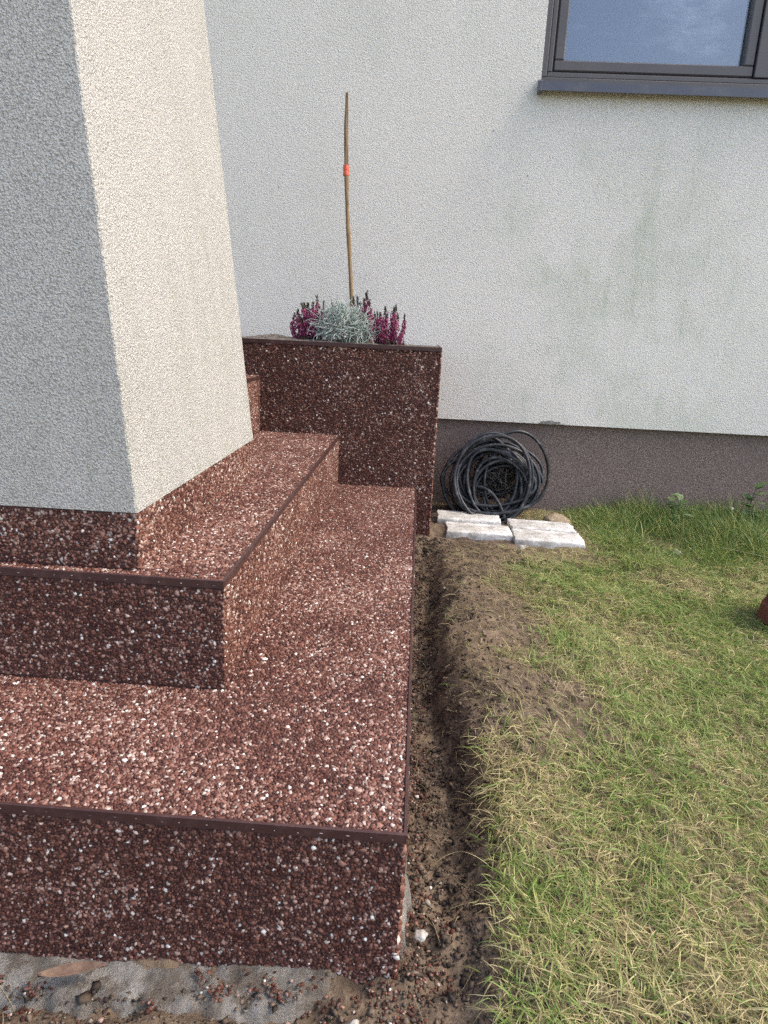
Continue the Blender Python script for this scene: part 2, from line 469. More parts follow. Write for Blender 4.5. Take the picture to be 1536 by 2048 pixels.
yo = YW + 0.018
bpy.data.objects.remove(win)
win = frame_ring('window', house, M_FRAME, WX0, WX1, WZ0 + 0.012, WZ1, 0.022, yo, yo + 0.08)
tag(win, 'dark grey window with blue reflecting pane')
frame_ring('frame', win, M_FRAME, WX0 + 0.0225, WX1 - 0.0225, WZ0 + 0.0345, WZ1 - 0.0225, 0.018, yo + 0.006, yo + 0.08)
gk = frame_ring('gasket', win, M_GASKET, WX0 + 0.041, WX1 - 0.041, WZ0 + 0.053, WZ1 - 0.041, 0.004, yo + 0.014, yo + 0.07, 0.0005)
box('mullion', win, M_FRAME, 1.160, 1.225, yo + 0.004, yo + 0.08, WZ0 + 0.055, WZ1 - 0.045, 0.003)
for x0, x1 in ((WX0 + 0.046, 1.156), (1.229, WX1 - 0.046)):
    frame_ring('sash', win, M_FRAME, x0, x1, WZ0 + 0.058, WZ1 - 0.046, 0.036, yo + 0.010, yo + 0.07, 0.004)
    me = bpy.data.meshes.new('pane')
    bm = bmesh.new(); box_bm(bm, x0 + 0.03, x1 - 0.03, yo + 0.036, yo + 0.042, WZ0 + 0.088, WZ1 - 0.07)
    link('pane', bm_mesh('pane', bm, M_GLASS), win)
# metal sill with end cap
bm = bmesh.new()
prof = [(YW - 0.040, 1.612), (YW - 0.040, 1.640), (YW + 0.030, 1.652), (YW + 0.030, 1.646), (YW - 0.036, 1.634), (YW - 0.036, 1.612)]
a = [bm.verts.new((0.387, y, z)) for y, z in prof]; b = [bm.verts.new((2.0, y, z)) for y, z in prof]
bm.faces.new(a); bm.faces.new(b[::-1])
for i in range(6): bm.faces.new((a[i], b[i], b[(i + 1) % 6], a[(i + 1) % 6]))
bmesh.ops.recalc_face_normals(bm, faces=bm.faces[:])
sl = link('sill', bm_mesh('sill', bm, M_SILL), win)
bm = bmesh.new()
prof = [(YW - 0.0425, 1.609), (YW - 0.0425, 1.6425), (YW - 0.002, 1.658), (YW - 0.002, 1.609)]
a = [bm.verts.new((0.377, y, z)) for y, z in prof]; b = [bm.verts.new((0.3885, y, z)) for y, z in prof]
bm.faces.new(a); bm.faces.new(b[::-1])
for i in range(4): bm.faces.new((a[i], b[i], b[(i + 1) % 4], a[(i + 1) % 4]))
bmesh.ops.recalc_face_normals(bm, faces=bm.faces[:])
bmesh.ops.bevel(bm, geom=bm.edges[:], offset=0.0015, segments=1, affect='EDGES')
link('sill_end_cap', bm_mesh('sill_end_cap', bm, M_SILL), win)
# crumpled cloth hung behind the pane, and the room behind it
nxg, nzg = 60, 60
xx = np.linspace(WX0 + 0.03, WX1 - 0.03, nxg); zz = np.linspace(WZ0 + 0.03, WZ1 - 0.03, nzg)
X, Zg = np.meshgrid(xx, zz)
Yg = YW + 0.15 + 0.03 * fbm(X * 4, Zg * 9, 31, 3) + 0.012 * np.sin(X * 40 + 3 * fbm(X * 3, Zg * 2, 7))
ii = (np.arange(nzg - 1)[:, None] * nxg + np.arange(nxg - 1)[None]).ravel()
link('curtain', np_mesh('curtain', np.stack([X.ravel(), Yg.ravel(), Zg.ravel()], 1), np.stack([ii, ii + 1, ii + nxg + 1, ii + nxg], 1), M_CURTAIN), win)
bm = bmesh.new(); box_bm(bm, WX0 - 0.3, WX1 + 0.3, YW + 0.36, YW + 0.4, WZ0 - 0.3, WZ1 + 0.3)
link('room_backing', bm_mesh('room_backing', bm, M_ROOM), house)

# ------------------------------------------------------------------ pebbles
PHI = (1 + 5 ** 0.5) / 2
ICO_V = np.array([(-1, PHI, 0), (1, PHI, 0), (-1, -PHI, 0), (1, -PHI, 0), (0, -1, PHI), (0, 1, PHI), (0, -1, -PHI), (0, 1, -PHI),
                  (PHI, 0, -1), (PHI, 0, 1), (-PHI, 0, -1), (-PHI, 0, 1)], float) / math.sqrt(1 + PHI ** 2)
ICO_F = np.array([(0, 11, 5), (0, 5, 1), (0, 1, 7), (0, 7, 10), (0, 10, 11), (1, 5, 9), (5, 11, 4), (11, 10, 2), (10, 7, 6), (7, 1, 8),
                  (3, 9, 4), (3, 4, 2), (3, 2, 6), (3, 6, 8), (3, 8, 9), (4, 9, 5), (2, 4, 11), (6, 2, 10), (8, 6, 7), (9, 8, 1)])
# pebble colours (red-brown marble, pink, white)
PAL = np.array([(0.066, 0.021, 0.015), (0.110, 0.040, 0.027), (0.175, 0.072, 0.049), (0.265, 0.136, 0.103), (0.38, 0.248, 0.20), (0.52, 0.435, 0.375), (0.74, 0.70, 0.64)])


def pebble_colors(n, pale):
    """pale: array 0..1, local share of pale stones"""
    u = RNG.random(n)
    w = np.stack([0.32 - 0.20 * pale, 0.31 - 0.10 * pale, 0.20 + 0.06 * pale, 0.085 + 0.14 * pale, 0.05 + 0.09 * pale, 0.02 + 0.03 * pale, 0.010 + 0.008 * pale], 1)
    w /= w.sum(1, keepdims=True); cw = np.cumsum(w, 1)
    idx = np.minimum((u[:, None] > cw).sum(1), len(PAL) - 1)
    c = PAL[idx] * (0.70 + 0.42 * RNG.random((n, 1)))
    c[:, 1:] *= 0.94 + 0.12 * RNG.random((n, 1))
    return np.clip(c, 0, 0.9), idx


def pebble_panel(o, u, v, a, b, s=0.0054, pale=0.5, keep=None):
    """one layer of stones on the panel o + [0,a]u + [0,b]v, normal = u x v"""
    o, u, v = (np.array(q, float) for q in (o, u, v)); n = np.cross(u, v)
    na = int(a / s); nb = int(b / (s * 0.866))
    i, j = np.meshgrid(np.arange(na + 1), np.arange(nb + 1))
    p = ((i + 0.5 * (j % 2)) * s).ravel(); q = (j * s * 0.866).ravel()
    p = p + RNG.normal(0, s * 0.22, p.size); q = q + RNG.normal(0, s * 0.22, q.size)
    ok = (p > 0.001) & (p < a - 0.001) & (q > 0.001) & (q < b - 0.001)
    p, q = p[ok], q[ok]
    if keep is not None:
        P = o + p[:, None] * u + q[:, None] * v
        m = keep(P); p, q = p[m], q[m]
    m = len(p)
    size = np.clip(np.exp(RNG.normal(0, 0.27, m)), 0.55, 1.9)
    sa = s * 0.58 * size * (1 + 0.40 * RNG.random(m)); sb = s * 0.50 * size; sc = s * 0.36 * np.sqrt(size)
    ang = RNG.random(m) * math.tau
    ca, sn = np.cos(ang), np.sin(ang)
    t1 = ca[:, None] * u + sn[:, None] * v; t2 = -sn[:, None] * u + ca[:, None] * v
    tilt = RNG.normal(0, 0.17, (m, 2))
    n1 = n + tilt[:, :1] * t1 + tilt[:, 1:] * t2; n1 /= np.linalg.norm(n1, axis=1, keepdims=True)
    t1 = np.cross(t2, n1); t1 /= np.linalg.norm(t1, axis=1, keepdims=True); t2 = np.cross(n1, t1)
    P = o + p[:, None] * u + q[:, None] * v + n * (RNG.normal(0.0005, 0.00035, m))[:, None]
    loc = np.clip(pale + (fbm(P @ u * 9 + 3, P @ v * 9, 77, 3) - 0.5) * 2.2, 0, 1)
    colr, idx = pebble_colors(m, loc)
    return dict(P=P, A=t1 * sa[:, None], B=t2 * sb[:, None], C=n1 * sc[:, None], col=colr, idx=idx, size=sa)


def cat(ds): return {k: np.concatenate([d[k] for d in ds]) for k in ds[0]}


def take(d, m): return {k: d[k][m] for k in d}


# bedded stone: six points at the resin line, three on top (ten triangles, the underside is bonded and left out)
_a6 = np.arange(6) * math.tau / 6; _a3 = np.arange(3) * math.tau / 3 + math.tau / 12
DOME_V = np.concatenate([np.stack([np.cos(_a6), np.sin(_a6), np.full(6, -0.35)], 1), np.stack([0.60 * np.cos(_a3), 0.60 * np.sin(_a3), np.full(3, 0.88)], 1)])
DOME_F = np.array([(6, 7, 8)] + [f for q in range(3) for f in ((2 * q, 2 * q + 1, 6 + q), (2 * q + 1, (2 * q + 2) % 6, 6 + (q + 1) % 3), (2 * q + 1, 6 + (q + 1) % 3, 6 + q))])


def pebble_mesh(name, d):
    m = len(d['P'])
    ic = DOME_V[None] * np.clip(1 + RNG.normal(0, 0.17, (m, 9, 1)), 0.5, 1.5)
    V = d['P'][:, None] + ic[..., :1] * d['A'][:, None] + ic[..., 1:2] * d['B'][:, None] + ic[..., 2:] * d['C'][:, None]
    Fc = (DOME_F[None] + 9 * np.arange(m)[:, None, None]).reshape(-1, 3)
    return np_mesh(name, V.reshape(-1, 3), Fc, M_PEBBLE, np.repeat(d['col'], 9, 0), True)


XA, YA, ZA = np.eye(3)
D = 0.0022      # stones stand this far outside the body they are bonded to

# ------------------------------------------------------------------ steps
steps = empty('entrance_steps', (-0.4, YF1, 0))
tag(steps, 'entrance steps clad in red-brown pebbles with dark metal edge trims', 'steps')
box('lower_step', steps, M_BED, XL, XR1 - D, YF1 + D, YP - 0.002, -0.12, Z1 - D)
box('upper_step', steps, M_BED, XL, XR2 - D, YF2 + D, YP - 0.002, Z1 - D, Z2 - D)
box('top_step', steps, M_BED, XL, XR3 - D, 1.02, YP - 0.002, Z2 - D, Z3 - D)

T, TH = 0.0030, 0.0112


def trim_front(x1, y, z, parent=steps):
    o = box('edge_trim', parent, M_TRIM, XL, x1, y - 0.0012, y + T, z - TH, z + 0.0012, 0.0005, 1)
    # resin and stones pressed through the punched slots of the trim
    P = np.arange(x1 - 0.016, max(XL, -1.0), -0.026); P = P + RNG.normal(0, 0.002, len(P))
    m = len(P)
    V = np.stack([P, np.full(m, y - 0.0012), z - TH * 0.52 + RNG.normal(0, 0.0008, m)], 1)
    w = 0.0010 + 0.0020 * RNG.random(m) ** 2; hgt = 0.0004 + 0.0007 * RNG.random(m) ** 2
    VV = V[:, None] + ICO_V[None] * np.stack([w, np.full(m, 0.0006), hgt], 1)[:, None]
    sp = link('resin_specks', np_mesh('resin_specks', VV.reshape(-1, 3), (ICO_F[None] + 12 * np.arange(m)[:, None, None]).reshape(-1, 3), M_SPECK), o)
    sp['kind'] = 'stuff'
    return o


trim_front(XR1 + 0.001, YF1, Z1)
trim_front(XR2 + 0.001, YF2, Z2)
box('edge_trim', steps, M_TRIM, XR1 - T, XR1 + 0.0012, YF1 + T + 0.0003, YP - 0.003, Z1 - TH, Z1 + 0.0012, 0.0005, 1)
box('edge_trim', steps, M_TRIM, XR2 - T, XR2 + 0.0012, YF2 + T + 0.0003, YP - 0.003, Z2 - TH, Z2 + 0.0012, 0.0005, 1)
box('edge_trim', steps, M_TRIM, XR3 - T, XR3 + 0.0012, 1.02, YP - 0.003, Z3 - TH, Z3 + 0.0012, 0.0005, 1)

XV = -1.0        # stones are laid as far left as can be seen from near the camera
ds = []  # pale share differs by face: light and shade put into the stone colours
# lower riser (front) and its right flank
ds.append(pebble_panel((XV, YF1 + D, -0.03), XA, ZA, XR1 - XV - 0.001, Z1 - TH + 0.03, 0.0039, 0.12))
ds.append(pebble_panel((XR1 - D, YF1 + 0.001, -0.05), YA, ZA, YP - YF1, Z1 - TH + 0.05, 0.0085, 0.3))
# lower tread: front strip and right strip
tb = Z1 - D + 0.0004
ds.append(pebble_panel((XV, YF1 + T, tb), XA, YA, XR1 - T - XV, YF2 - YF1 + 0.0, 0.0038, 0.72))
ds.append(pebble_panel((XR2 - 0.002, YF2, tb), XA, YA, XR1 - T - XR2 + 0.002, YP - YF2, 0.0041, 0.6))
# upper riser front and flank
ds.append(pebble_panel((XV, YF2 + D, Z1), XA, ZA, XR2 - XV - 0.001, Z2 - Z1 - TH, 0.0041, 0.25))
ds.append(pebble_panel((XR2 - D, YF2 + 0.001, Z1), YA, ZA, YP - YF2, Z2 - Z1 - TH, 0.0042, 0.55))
# upper tread
tb2 = Z2 - D + 0.0004
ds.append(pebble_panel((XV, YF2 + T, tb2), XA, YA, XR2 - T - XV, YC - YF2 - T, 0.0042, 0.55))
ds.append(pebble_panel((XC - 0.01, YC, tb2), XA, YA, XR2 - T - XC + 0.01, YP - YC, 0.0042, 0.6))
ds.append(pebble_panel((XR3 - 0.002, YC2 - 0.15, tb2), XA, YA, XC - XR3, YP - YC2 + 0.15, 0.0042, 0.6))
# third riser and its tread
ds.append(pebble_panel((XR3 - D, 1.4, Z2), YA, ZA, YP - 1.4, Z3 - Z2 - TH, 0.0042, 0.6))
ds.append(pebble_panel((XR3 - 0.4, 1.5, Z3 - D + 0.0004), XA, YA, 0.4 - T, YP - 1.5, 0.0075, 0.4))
# coarser stones further left, outside the photograph's frame
for o_, u_, v_, a_, b_ in (((XL, YF1 + D, -0.03), XA, ZA, XV - XL, Z1 - TH + 0.03), ((XL, YF1 + T, tb), XA, YA, XV - XL, YF2 - YF1),
                           ((XL, YF2 + D, Z1), XA, ZA, XV - XL, Z2 - Z1 - TH), ((XL, YF2 + T, tb2), XA, YA, XV - XL, YC - YF2 - T), ((XL, YC, tb2), XA, YA, -1.15 - XL, 0.6)):
    ds.append(pebble_panel(o_, u_, v_, a_, b_, 0.0075, 0.35))
PEB = cat(ds)
# the 300 stones that show largest are single parts, the rest is one mass
camp = np.array([0, 0, CAM_Z])
dv = PEB['P'] - camp
dist = np.linalg.norm(dv, axis=1)
nrm = PEB['C'] / np.linalg.norm(PEB['C'], axis=1, keepdims=True)
facing = np.abs((nrm * dv).sum(1)) / dist
depth = dv @ np.array(fwd)
uu = 768 + F * (dv @ np.array(right)) / depth; vv_ = 1024 - F * (dv @ np.array(up)) / depth
vis = (uu > 10) & (uu < 1530) & (vv_ > 10) & (vv_ < 2040) & ((nrm * dv).sum(1) < 0)
score = PEB['size'] ** 2 * np.sqrt(facing) / dist ** 2 * vis * np.where(PEB['idx'] >= 5, 1.5, 1.0)
order = np.argsort(-score)
single = np.zeros(len(score), bool); single[order[:300]] = True
pm = link('pebbles', pebble_mesh('pebbles', take(PEB, ~single)), steps); pm['kind'] = 'stuff'
variants = {}
for ci in range(len(PAL)):
    for q in range(3):
        Vp = ICO_V * (1 + RNG.normal(0, 0.18, (12, 1)))
        variants[ci, q] = np_mesh('pebble', Vp, ICO_F, M_PEBBLE, np.repeat(np.clip(PAL[ci] * RNG.uniform(.85, 1.2), 0, .9)[None], 12, 0))
S1 = take(PEB, single)
for i in range(len(S1['P'])):
    o = bpy.data.objects.new('pebble', variants[int(S1['idx'][i]), i % 3]); COL.objects.link(o)
    o.parent = steps
    A, B, C, P = S1['A'][i], S1['B'][i], S1['C'][i], S1['P'][i]
    o.matrix_parent_inverse = Matrix.Translation(steps.location).inverted()
    o.matrix_basis = Matrix(((A[0], B[0], C[0], P[0]), (A[1], B[1], C[1], P[1]), (A[2], B[2], C[2], P[2]), (0, 0, 0, 1)))

# ------------------------------------------------------------------ pillar
pillar = empty('porch_pillar', (-0.75, YC, Z2))
tag(pillar, 'thick pale rendered porch pillar with pebble base standing on the steps', 'pillar')
XPL = -1.15
box('pillar_base', pillar, M_BED, XPL, XC - D, YC + D, YC2 - D, Z2 - D + 0.0005, ZC)
# leaning shaft: front corner and rear corner lean a little differently
TOPZ = 3.2
nz = 420
bm = bmesh.new(); rows = []
rj = random.Random(5)
for kz in range(nz + 1):
    z = ZC + 0.001 + (TOPZ - ZC) * kz / nz; dz = z - ZC
    e1, e2 = rj.uniform(-.0007, .0007), rj.uniform(-.0007, .0007)
    xf = XC + 0.0015 - 0.077 * dz; xb = XC + 0.0015 - 0.109 * dz
    rows.append([bm.verts.new(p) for p in ((XPL, YC - 0.0015, z), (xf - 0.003, YC - 0.0015, z), (xf - 0.0006 + e1, YC - 0.0006 + e2, z), (xf, YC + 0.0022, z),
                                           (xb, YC2 - 0.003, z), (xb - 0.0008 + e2, YC2 - 0.0008 + e1, z), (xb - 0.003, YC2, z), (XPL, YC2, z))])
for kz in range(nz):
    for i in range(8):
        bm.faces.new((rows[kz][i], rows[kz][(i + 1) % 8], rows[kz + 1][(i + 1) % 8], rows[kz + 1][i]))
bm.faces.new(rows[0][::-1]); bm.faces.new(rows[-1])
link('shaft', bm_mesh('shaft', bm, M_PILLAR), pillar)
ds = [pebble_panel((XPL, YC + D, Z2), XA, ZA, XC - XPL, ZC - Z2, 0.0042, 0.6),
      pebble_panel((XC - D, YC, Z2), YA, ZA, YC2 - YC, ZC - Z2, 0.0042, 0.65)]
pm = link('pebbles', pebble_mesh('pebbles', cat(ds)), pillar); pm['kind'] = 'stuff'

# ------------------------------------------------------------------ planter
planter = empty('planter_box', (-0.4, YP, 0))
tag(planter, 'tall built-in planter box clad in dark red pebbles with metal rim against the wall', 'planter')
box('planter_body', planter, M_BED, XL, XRP - D, YP + D, YW - 0.002, -0.12, ZP - 0.025)
box('rim', planter, M_TRIM, XL, XRP + 0.001, YP - 0.0012, YP + T, ZP - TH - 0.001, ZP + 0.001, 0.0005, 1)
box('rim', planter, M_TRIM, XRP - T, XRP + 0.001, YP + T + 0.0003, YW - 0.003, ZP - TH - 0.001, ZP + 0.001, 0.0005, 1)
nx2, ny2 = 120, 50
xx = np.linspace(XL, XRP - T, nx2); yy = np.linspace(YP + T, YW - 0.003, ny2)
X, Y = np.meshgrid(xx, yy)
Zs = ZP - 0.010 + 0.012 * fbm(X * 30, Y * 30, 3, 3) + 0.016 * np.exp(-((X + 0.55) / 0.09) ** 2 - ((Y - 2.60) / 0.14) ** 2) + 0.012 * np.exp(-((X + 0.25) / 0.22) ** 2 - ((Y - 2.52) / 0.14) ** 2)
ii = (np.arange(ny2 - 1)[:, None] * nx2 + np.arange(nx2 - 1)[None]).ravel()
link('soil', np_mesh('soil', np.stack([X.ravel(), Y.ravel(), Zs.ravel()], 1), np.stack([ii, ii + 1, ii + nx2 + 1, ii + nx2], 1), M_PSOIL), planter)
notstep = lambda P: ~(((P[:, 0] < XR1) & (P[:, 2] < Z1 - 0.004)) | ((P[:, 0] < XR2) & (P[:, 2] < Z2 - 0.004)) | ((P[:, 0] < XR3) & (P[:, 2] < Z3 - 0.004)))
ds = [pebble_panel((-1.0, YP + D, -0.04), XA, ZA, XRP + 1.0 - 0.001, ZP - TH + 0.04, 0.0047, 0.08, notstep),  # few pale stones: shade on the planter front put into their colour
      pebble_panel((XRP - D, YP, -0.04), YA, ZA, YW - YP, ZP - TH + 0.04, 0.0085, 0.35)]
pm = link('pebbles', pebble_mesh('pebbles', cat(ds)), planter); pm['kind'] = 'stuff'

# ------------------------------------------------------------------ concrete footing
gx = np.linspace(-0.9, 0.10, 260); gy = np.linspace(0.515, 0.95, 110)
X, Y = np.meshgrid(gx, gy)
edge_y = 0.553 + 0.026 * (fbm(X * 9, X * 0, 41, 3) - 0.5) * 2 + 0.05 * sstep(-0.13, -0.02, X)
edge_x = 0.032 + 0.024 * (fbm(Y * 16, Y * 0, 43, 3) - 0.5) * 2 - 0.04 * sstep(0.76, 0.95, Y)
top = -0.006 + 0.020 * sstep(-0.42, 0.02, X) + 0.0022 * (fbm(X * 10, Y * 10, 44, 3) - 0.5) * 2 + 0.0035 * (fbm(X * 90, Y * 90, 45, 3) - 0.5) * 2 - 0.006 * sstep(0.66, 0.8, fbm(X * 40, Y * 40, 48, 2))
top = top + sstep(0.62, 0.66, Y) * (0.03 * sstep(0.05, 0.015, X) * (0.2 + 1.6 * fbm(X * 40, Y * 40, 46, 4)))
dy = sstep(-0.01, 0.03, Y - edge_y + 0.02 * (fbm(X * 60, Y * 60, 50, 3) - 0.5)); dx = sstep(0.0, 0.02, edge_x - X)
low = -0.03 - 0.07 * sstep(-0.02, 0.02, X)
Zc = low + (top - low) * dy * dx
ii = (np.arange(109)[:, None] * 260 + np.arange(259)[None]).ravel()
tag(link('concrete_footing', np_mesh('concrete_footing', np.stack([X.ravel(), Y.ravel(), Zc.ravel()], 1), np.stack([ii, ii + 1, ii + 261, ii + 260], 1), M_CONC)),
    'rough grey concrete footing spilling out under the lowest step', 'concrete', kind='structure')


def footing_h(x, y):
    ey = 0.553 + 0.05 * sstep(-0.13, -0.02, x)
    return np.where((y > ey + 0.01) & (x < 0.04) & (y < 1.0), -0.005 + 0.020 * sstep(-0.42, 0.02, x), -1.0)


# ------------------------------------------------------------------ loose crumbs, clods
OCT_V = np.array([(1, 0, 0), (-1, 0, 0), (0, 1, 0), (0, -1, 0), (0, 0, 1), (0, 0, -1)], float)
OCT_F = np.array([(0, 2, 4), (2, 1, 4), (1, 3, 4), (3, 0, 4), (2, 0, 5), (1, 2, 5), (3, 1, 5), (0, 3, 5)])


def scatter_mesh(name, P, size, colr, squash=0.7, mat=M_CRUMB, jag=0.2, smooth=True, BV=ICO_V, BF=ICO_F):
    m = len(P); nv = len(BV)
    ang = RNG.random(m) * math.tau; ca, sn = np.cos(ang), np.sin(ang)
    ic = BV[None] * np.clip(1 + RNG.normal(0, jag, (m, nv, 1)), 0.4, 1.7)
    sx = size * (0.8 + 0.6 * RNG.random(m)); sy = size * (0.7 + 0.4 * RNG.random(m)); sz = size * squash
    x = ic[..., 0] * sx[:, None]; y = ic[..., 1] * sy[:, None]; z = ic[..., 2] * sz[:, None]
    V = np.stack([P[:, :1] + x * ca[:, None] - y * sn[:, None], P[:, 1:2] + x * sn[:, None] + y * ca[:, None], P[:, 2:] + z], -1)
    Fc = (BF[None] + nv * np.arange(m)[:, None, None]).reshape(-1, 3)
    return np_mesh(name, V.reshape(-1, 3), Fc, mat, np.repeat(colr, nv, 0), smooth)


# red crumbs spilled in the trench and on the concrete, in clusters
cl = []
for _ in range(110):
    y = RNG.uniform(0.55, 2.25); x = XR1 + 0.008 + abs(RNG.normal(0, 0.022))
    m = RNG.integers(6, 26); cl.append(np.stack([x + RNG.normal(0, .010, m), y + RNG.normal(0, .016, m)], 1))
for cx, cy, m, sd in ((-0.455, 0.575, 60, .012), (-0.395, 0.572, 45, .009), (-0.185, 0.580, 70, .010), (-0.135, 0.585, 40, .011), (-0.10, 0.578, 30, .012),
                      (-0.21, 0.598, 22, .007), (-0.255, 0.560, 16, .006), (-0.06, 0.590, 50, .016), (0.0, 0.60, 70, .018), (-0.32, 0.553, 25, .02),
                      (0.02, 0.58, 80, .02), (0.045, 0.63, 80, .018), (-0.40, 0.545, 30, .02), (0.06, 0.70, 60, .02), (-0.15, 0.60, 14, .02)):
    cl.append(np.stack([cx + RNG.normal(0, sd, m), cy + RNG.normal(0, sd * .7, m)], 1))
P2 = np.concatenate(cl)
out = (P2[:, 0] > XR1 + 0.004) | (P2[:, 1] < YF1 - 0.004)
P2 = P2[out]
z = np.maximum(ground_h(P2[:, 0], P2[:, 1]), footing_h(P2[:, 0], P2[:, 1])) + 0.002
cc, _ = pebble_colors(len(P2), np.full(len(P2), 0.3))
mixd = RNG.random((len(P2), 1)) < 0.3
cc = np.where(mixd, np.array((0.13, 0.10, 0.075)), cc) * 0.9
tag(link('spilled_pebbles', scatter_mesh('spilled_pebbles', np.column_stack([P2, z]), 0.0018 * np.exp(RNG.normal(0, .25, len(P2))), cc)),
    'loose red and white pebble crumbs spilled beside the steps', 'pebbles', kind='stuff')

m = 42000
P2 = np.stack([RNG.uniform(-0.6, 0.42, m), RNG.uniform(0.45, 2.3, m)], 1)
bx = bank_x(P2[:, 1])
ok = ((P2[:, 0] > XR1 + 0.006) & (P2[:, 0] < bx + 0.30 * RNG.random(m))) | (P2[:, 1] < YF1 - 0.03)
P2 = P2[ok]; m = len(P2)
sz = 0.0017 * np.exp(RNG.normal(0, 0.55, m)); sz = np.clip(sz, 0.0008, 0.0060)
base = np.array([(0.045, 0.032, 0.024), (0.095, 0.068, 0.048), (0.17, 0.125, 0.09), (0.30, 0.26, 0.21)])[RNG.choice(4, m, p=[.36, .38, .23, .03])]
z = np.maximum(ground_h(P2[:, 0], P2[:, 1]), footing_h(P2[:, 0], P2[:, 1]) - 0.004) + sz * 0.3
tag(link('soil_clods', scatter_mesh('soil_clods', np.column_stack([P2, z]), sz, base, 0.6, M_CRUMB, 0.5, True, OCT_V, OCT_F)), 'crumbly brown soil clods in the trench beside the steps', 'soil', kind='stuff')

m = 9000
P2 = np.stack([RNG.uniform(XR1, 0.16, m), RNG.uniform(0.60, 2.28, m)], 1)
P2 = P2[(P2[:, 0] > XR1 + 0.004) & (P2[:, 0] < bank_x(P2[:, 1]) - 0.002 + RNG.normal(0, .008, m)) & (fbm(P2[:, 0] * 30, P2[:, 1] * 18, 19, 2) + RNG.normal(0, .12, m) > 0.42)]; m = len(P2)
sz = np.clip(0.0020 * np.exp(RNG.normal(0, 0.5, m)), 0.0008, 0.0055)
base = np.array([(0.022, 0.016, 0.012), (0.045, 0.033, 0.025), (0.075, 0.056, 0.042)])[RNG.choice(3, m)]  # soil crumbs coloured extra dark to stand in for shade in the trench
tag(link('dark_crumbs', scatter_mesh('dark_crumbs', np.column_stack([P2, ground_h(P2[:, 0], P2[:, 1]) + sz * 0.35]), sz, base, 0.7, M_CRUMB, 0.5, True, OCT_V, OCT_F)),
    'crumbs of dug soil, coloured dark to deepen the shade in the narrow trench along the steps', 'soil', kind='stuff')


# ------------------------------------------------------------------ grass
def blades(P, L, W, head, elev, bend, colr, twist=0.6, seg=4):
    """curved tapering ribbons; P root (m,3)"""
    m = len(P); pts = [P]; d = P.copy()
    curl = RNG.normal(0, 0.35, m)
    for q in range(seg):
        t = (q + 0.5) / seg
        e = elev - bend * t; h = head + curl * t
        step = np.stack([np.cos(e) * np.cos(h), np.cos(e) * np.sin(h), np.sin(e)], 1) * (L / seg)[:, None]
        d = d + step; pts.append(d)
    pts = np.stack(pts, 1)                                  # m, seg+1, 3
    gz = ground_h(pts[..., 0], pts[..., 1]) + 0.0015
    pts[:, 1:, 2] = np.maximum(pts[:, 1:, 2], gz[:, 1:] + RNG.random((m, 1)) * 0.008)
    tw = RNG.normal(0, twist, m)
    side = np.stack([-np.sin(head) * np.cos(tw), np.cos(head) * np.cos(tw), np.sin(tw)], 1)
    prof = np.array([0.8, 1.0, 0.85, 0.55])[:seg]
    Ls = pts[:, :seg] + side[:, None] * (W[:, None] * prof / 2)[..., None]
    Rs = pts[:, :seg] - side[:, None] * (W[:, None] * prof / 2)[..., None]
    V = np.concatenate([Ls, Rs, pts[:, seg:]], 1)           # m, 2seg+1, 3
    k = 2 * seg + 1; f = []
    for q in range(seg - 1):
        f += [(q, seg + q, seg + q + 1), (q, seg + q + 1, q + 1)]
    f.append((seg - 1, 2 * seg - 1, 2 * seg))
    Fc = (np.array(f)[None] + k * np.arange(m)[:, None, None]).reshape(-1, 3)
    return V.reshape(-1, 3), Fc, np.repeat(colr, k, 0)


def in_view(x, y, margin=0.45): return x < 0.45 + (y - 0.6) * 0.55 + margin


def field(m, x0, x1, y0, y1):
    return RNG.uniform(x0, x1, m), RNG.uniform(y0, y1, m)


def green_amount(x, y):
    """0 = straw, 1 = lush"""
    g = 0.40 + 2.2 * (fbm(x * 5, y * 4, 61, 3) - 0.5) + 1.1 * (fbm(x * 16, y * 16, 62, 2) - 0.5)
    g = g + 0.30 * sstep(0.95, 1.4, y) * sstep(0.25, 0.5, x) + 0.5 * sstep(1.9, 2.5, y) * sstep(0.5, 0.8, x)
    g = g - 0.55 * sstep(0.42, 0.24, x) * sstep(0.95, 1.25, y)
    return np.clip(g, 0, 1)


def cover(x, y):
    """share of ground that carries grass"""
    bx = bank_x(y)
    c = sstep(-0.01, 0.03, x - bx)
    bare = sstep(0.42, 0.30, x + 0.24 * (fbm(x * 8, y * 8, 71, 3) - 0.5) * 2) * sstep(0.98, 1.18, y + 0.1 * (fbm(x * 9, y * 9, 73, 2) - .5))
    c = c * (1 - 0.96 * bare)
    bare2 = sstep(2.02, 2.18, y + 0.16 * (fbm(x * 9, y * 9, 75, 3) - 0.5) * 2) * sstep(0.80, 0.62, x + 0.1 * (fbm(x * 7, y * 7, 76, 2) - .5))
    c = c * (1 - 0.93 * bare2)
    spot = np.exp(-((x - 0.228) / 0.022) ** 2 - ((y - 0.825) / 0.035) ** 2) + np.exp(-((x - 0.93) / 0.10) ** 2 - ((y - 2.42) / 0.10) ** 2) \
        + np.exp(-((x - 0.475) / 0.02) ** 2 - ((y - 0.745) / 0.03) ** 2)
    return np.clip(c - spot * 1.2, 0, 1)


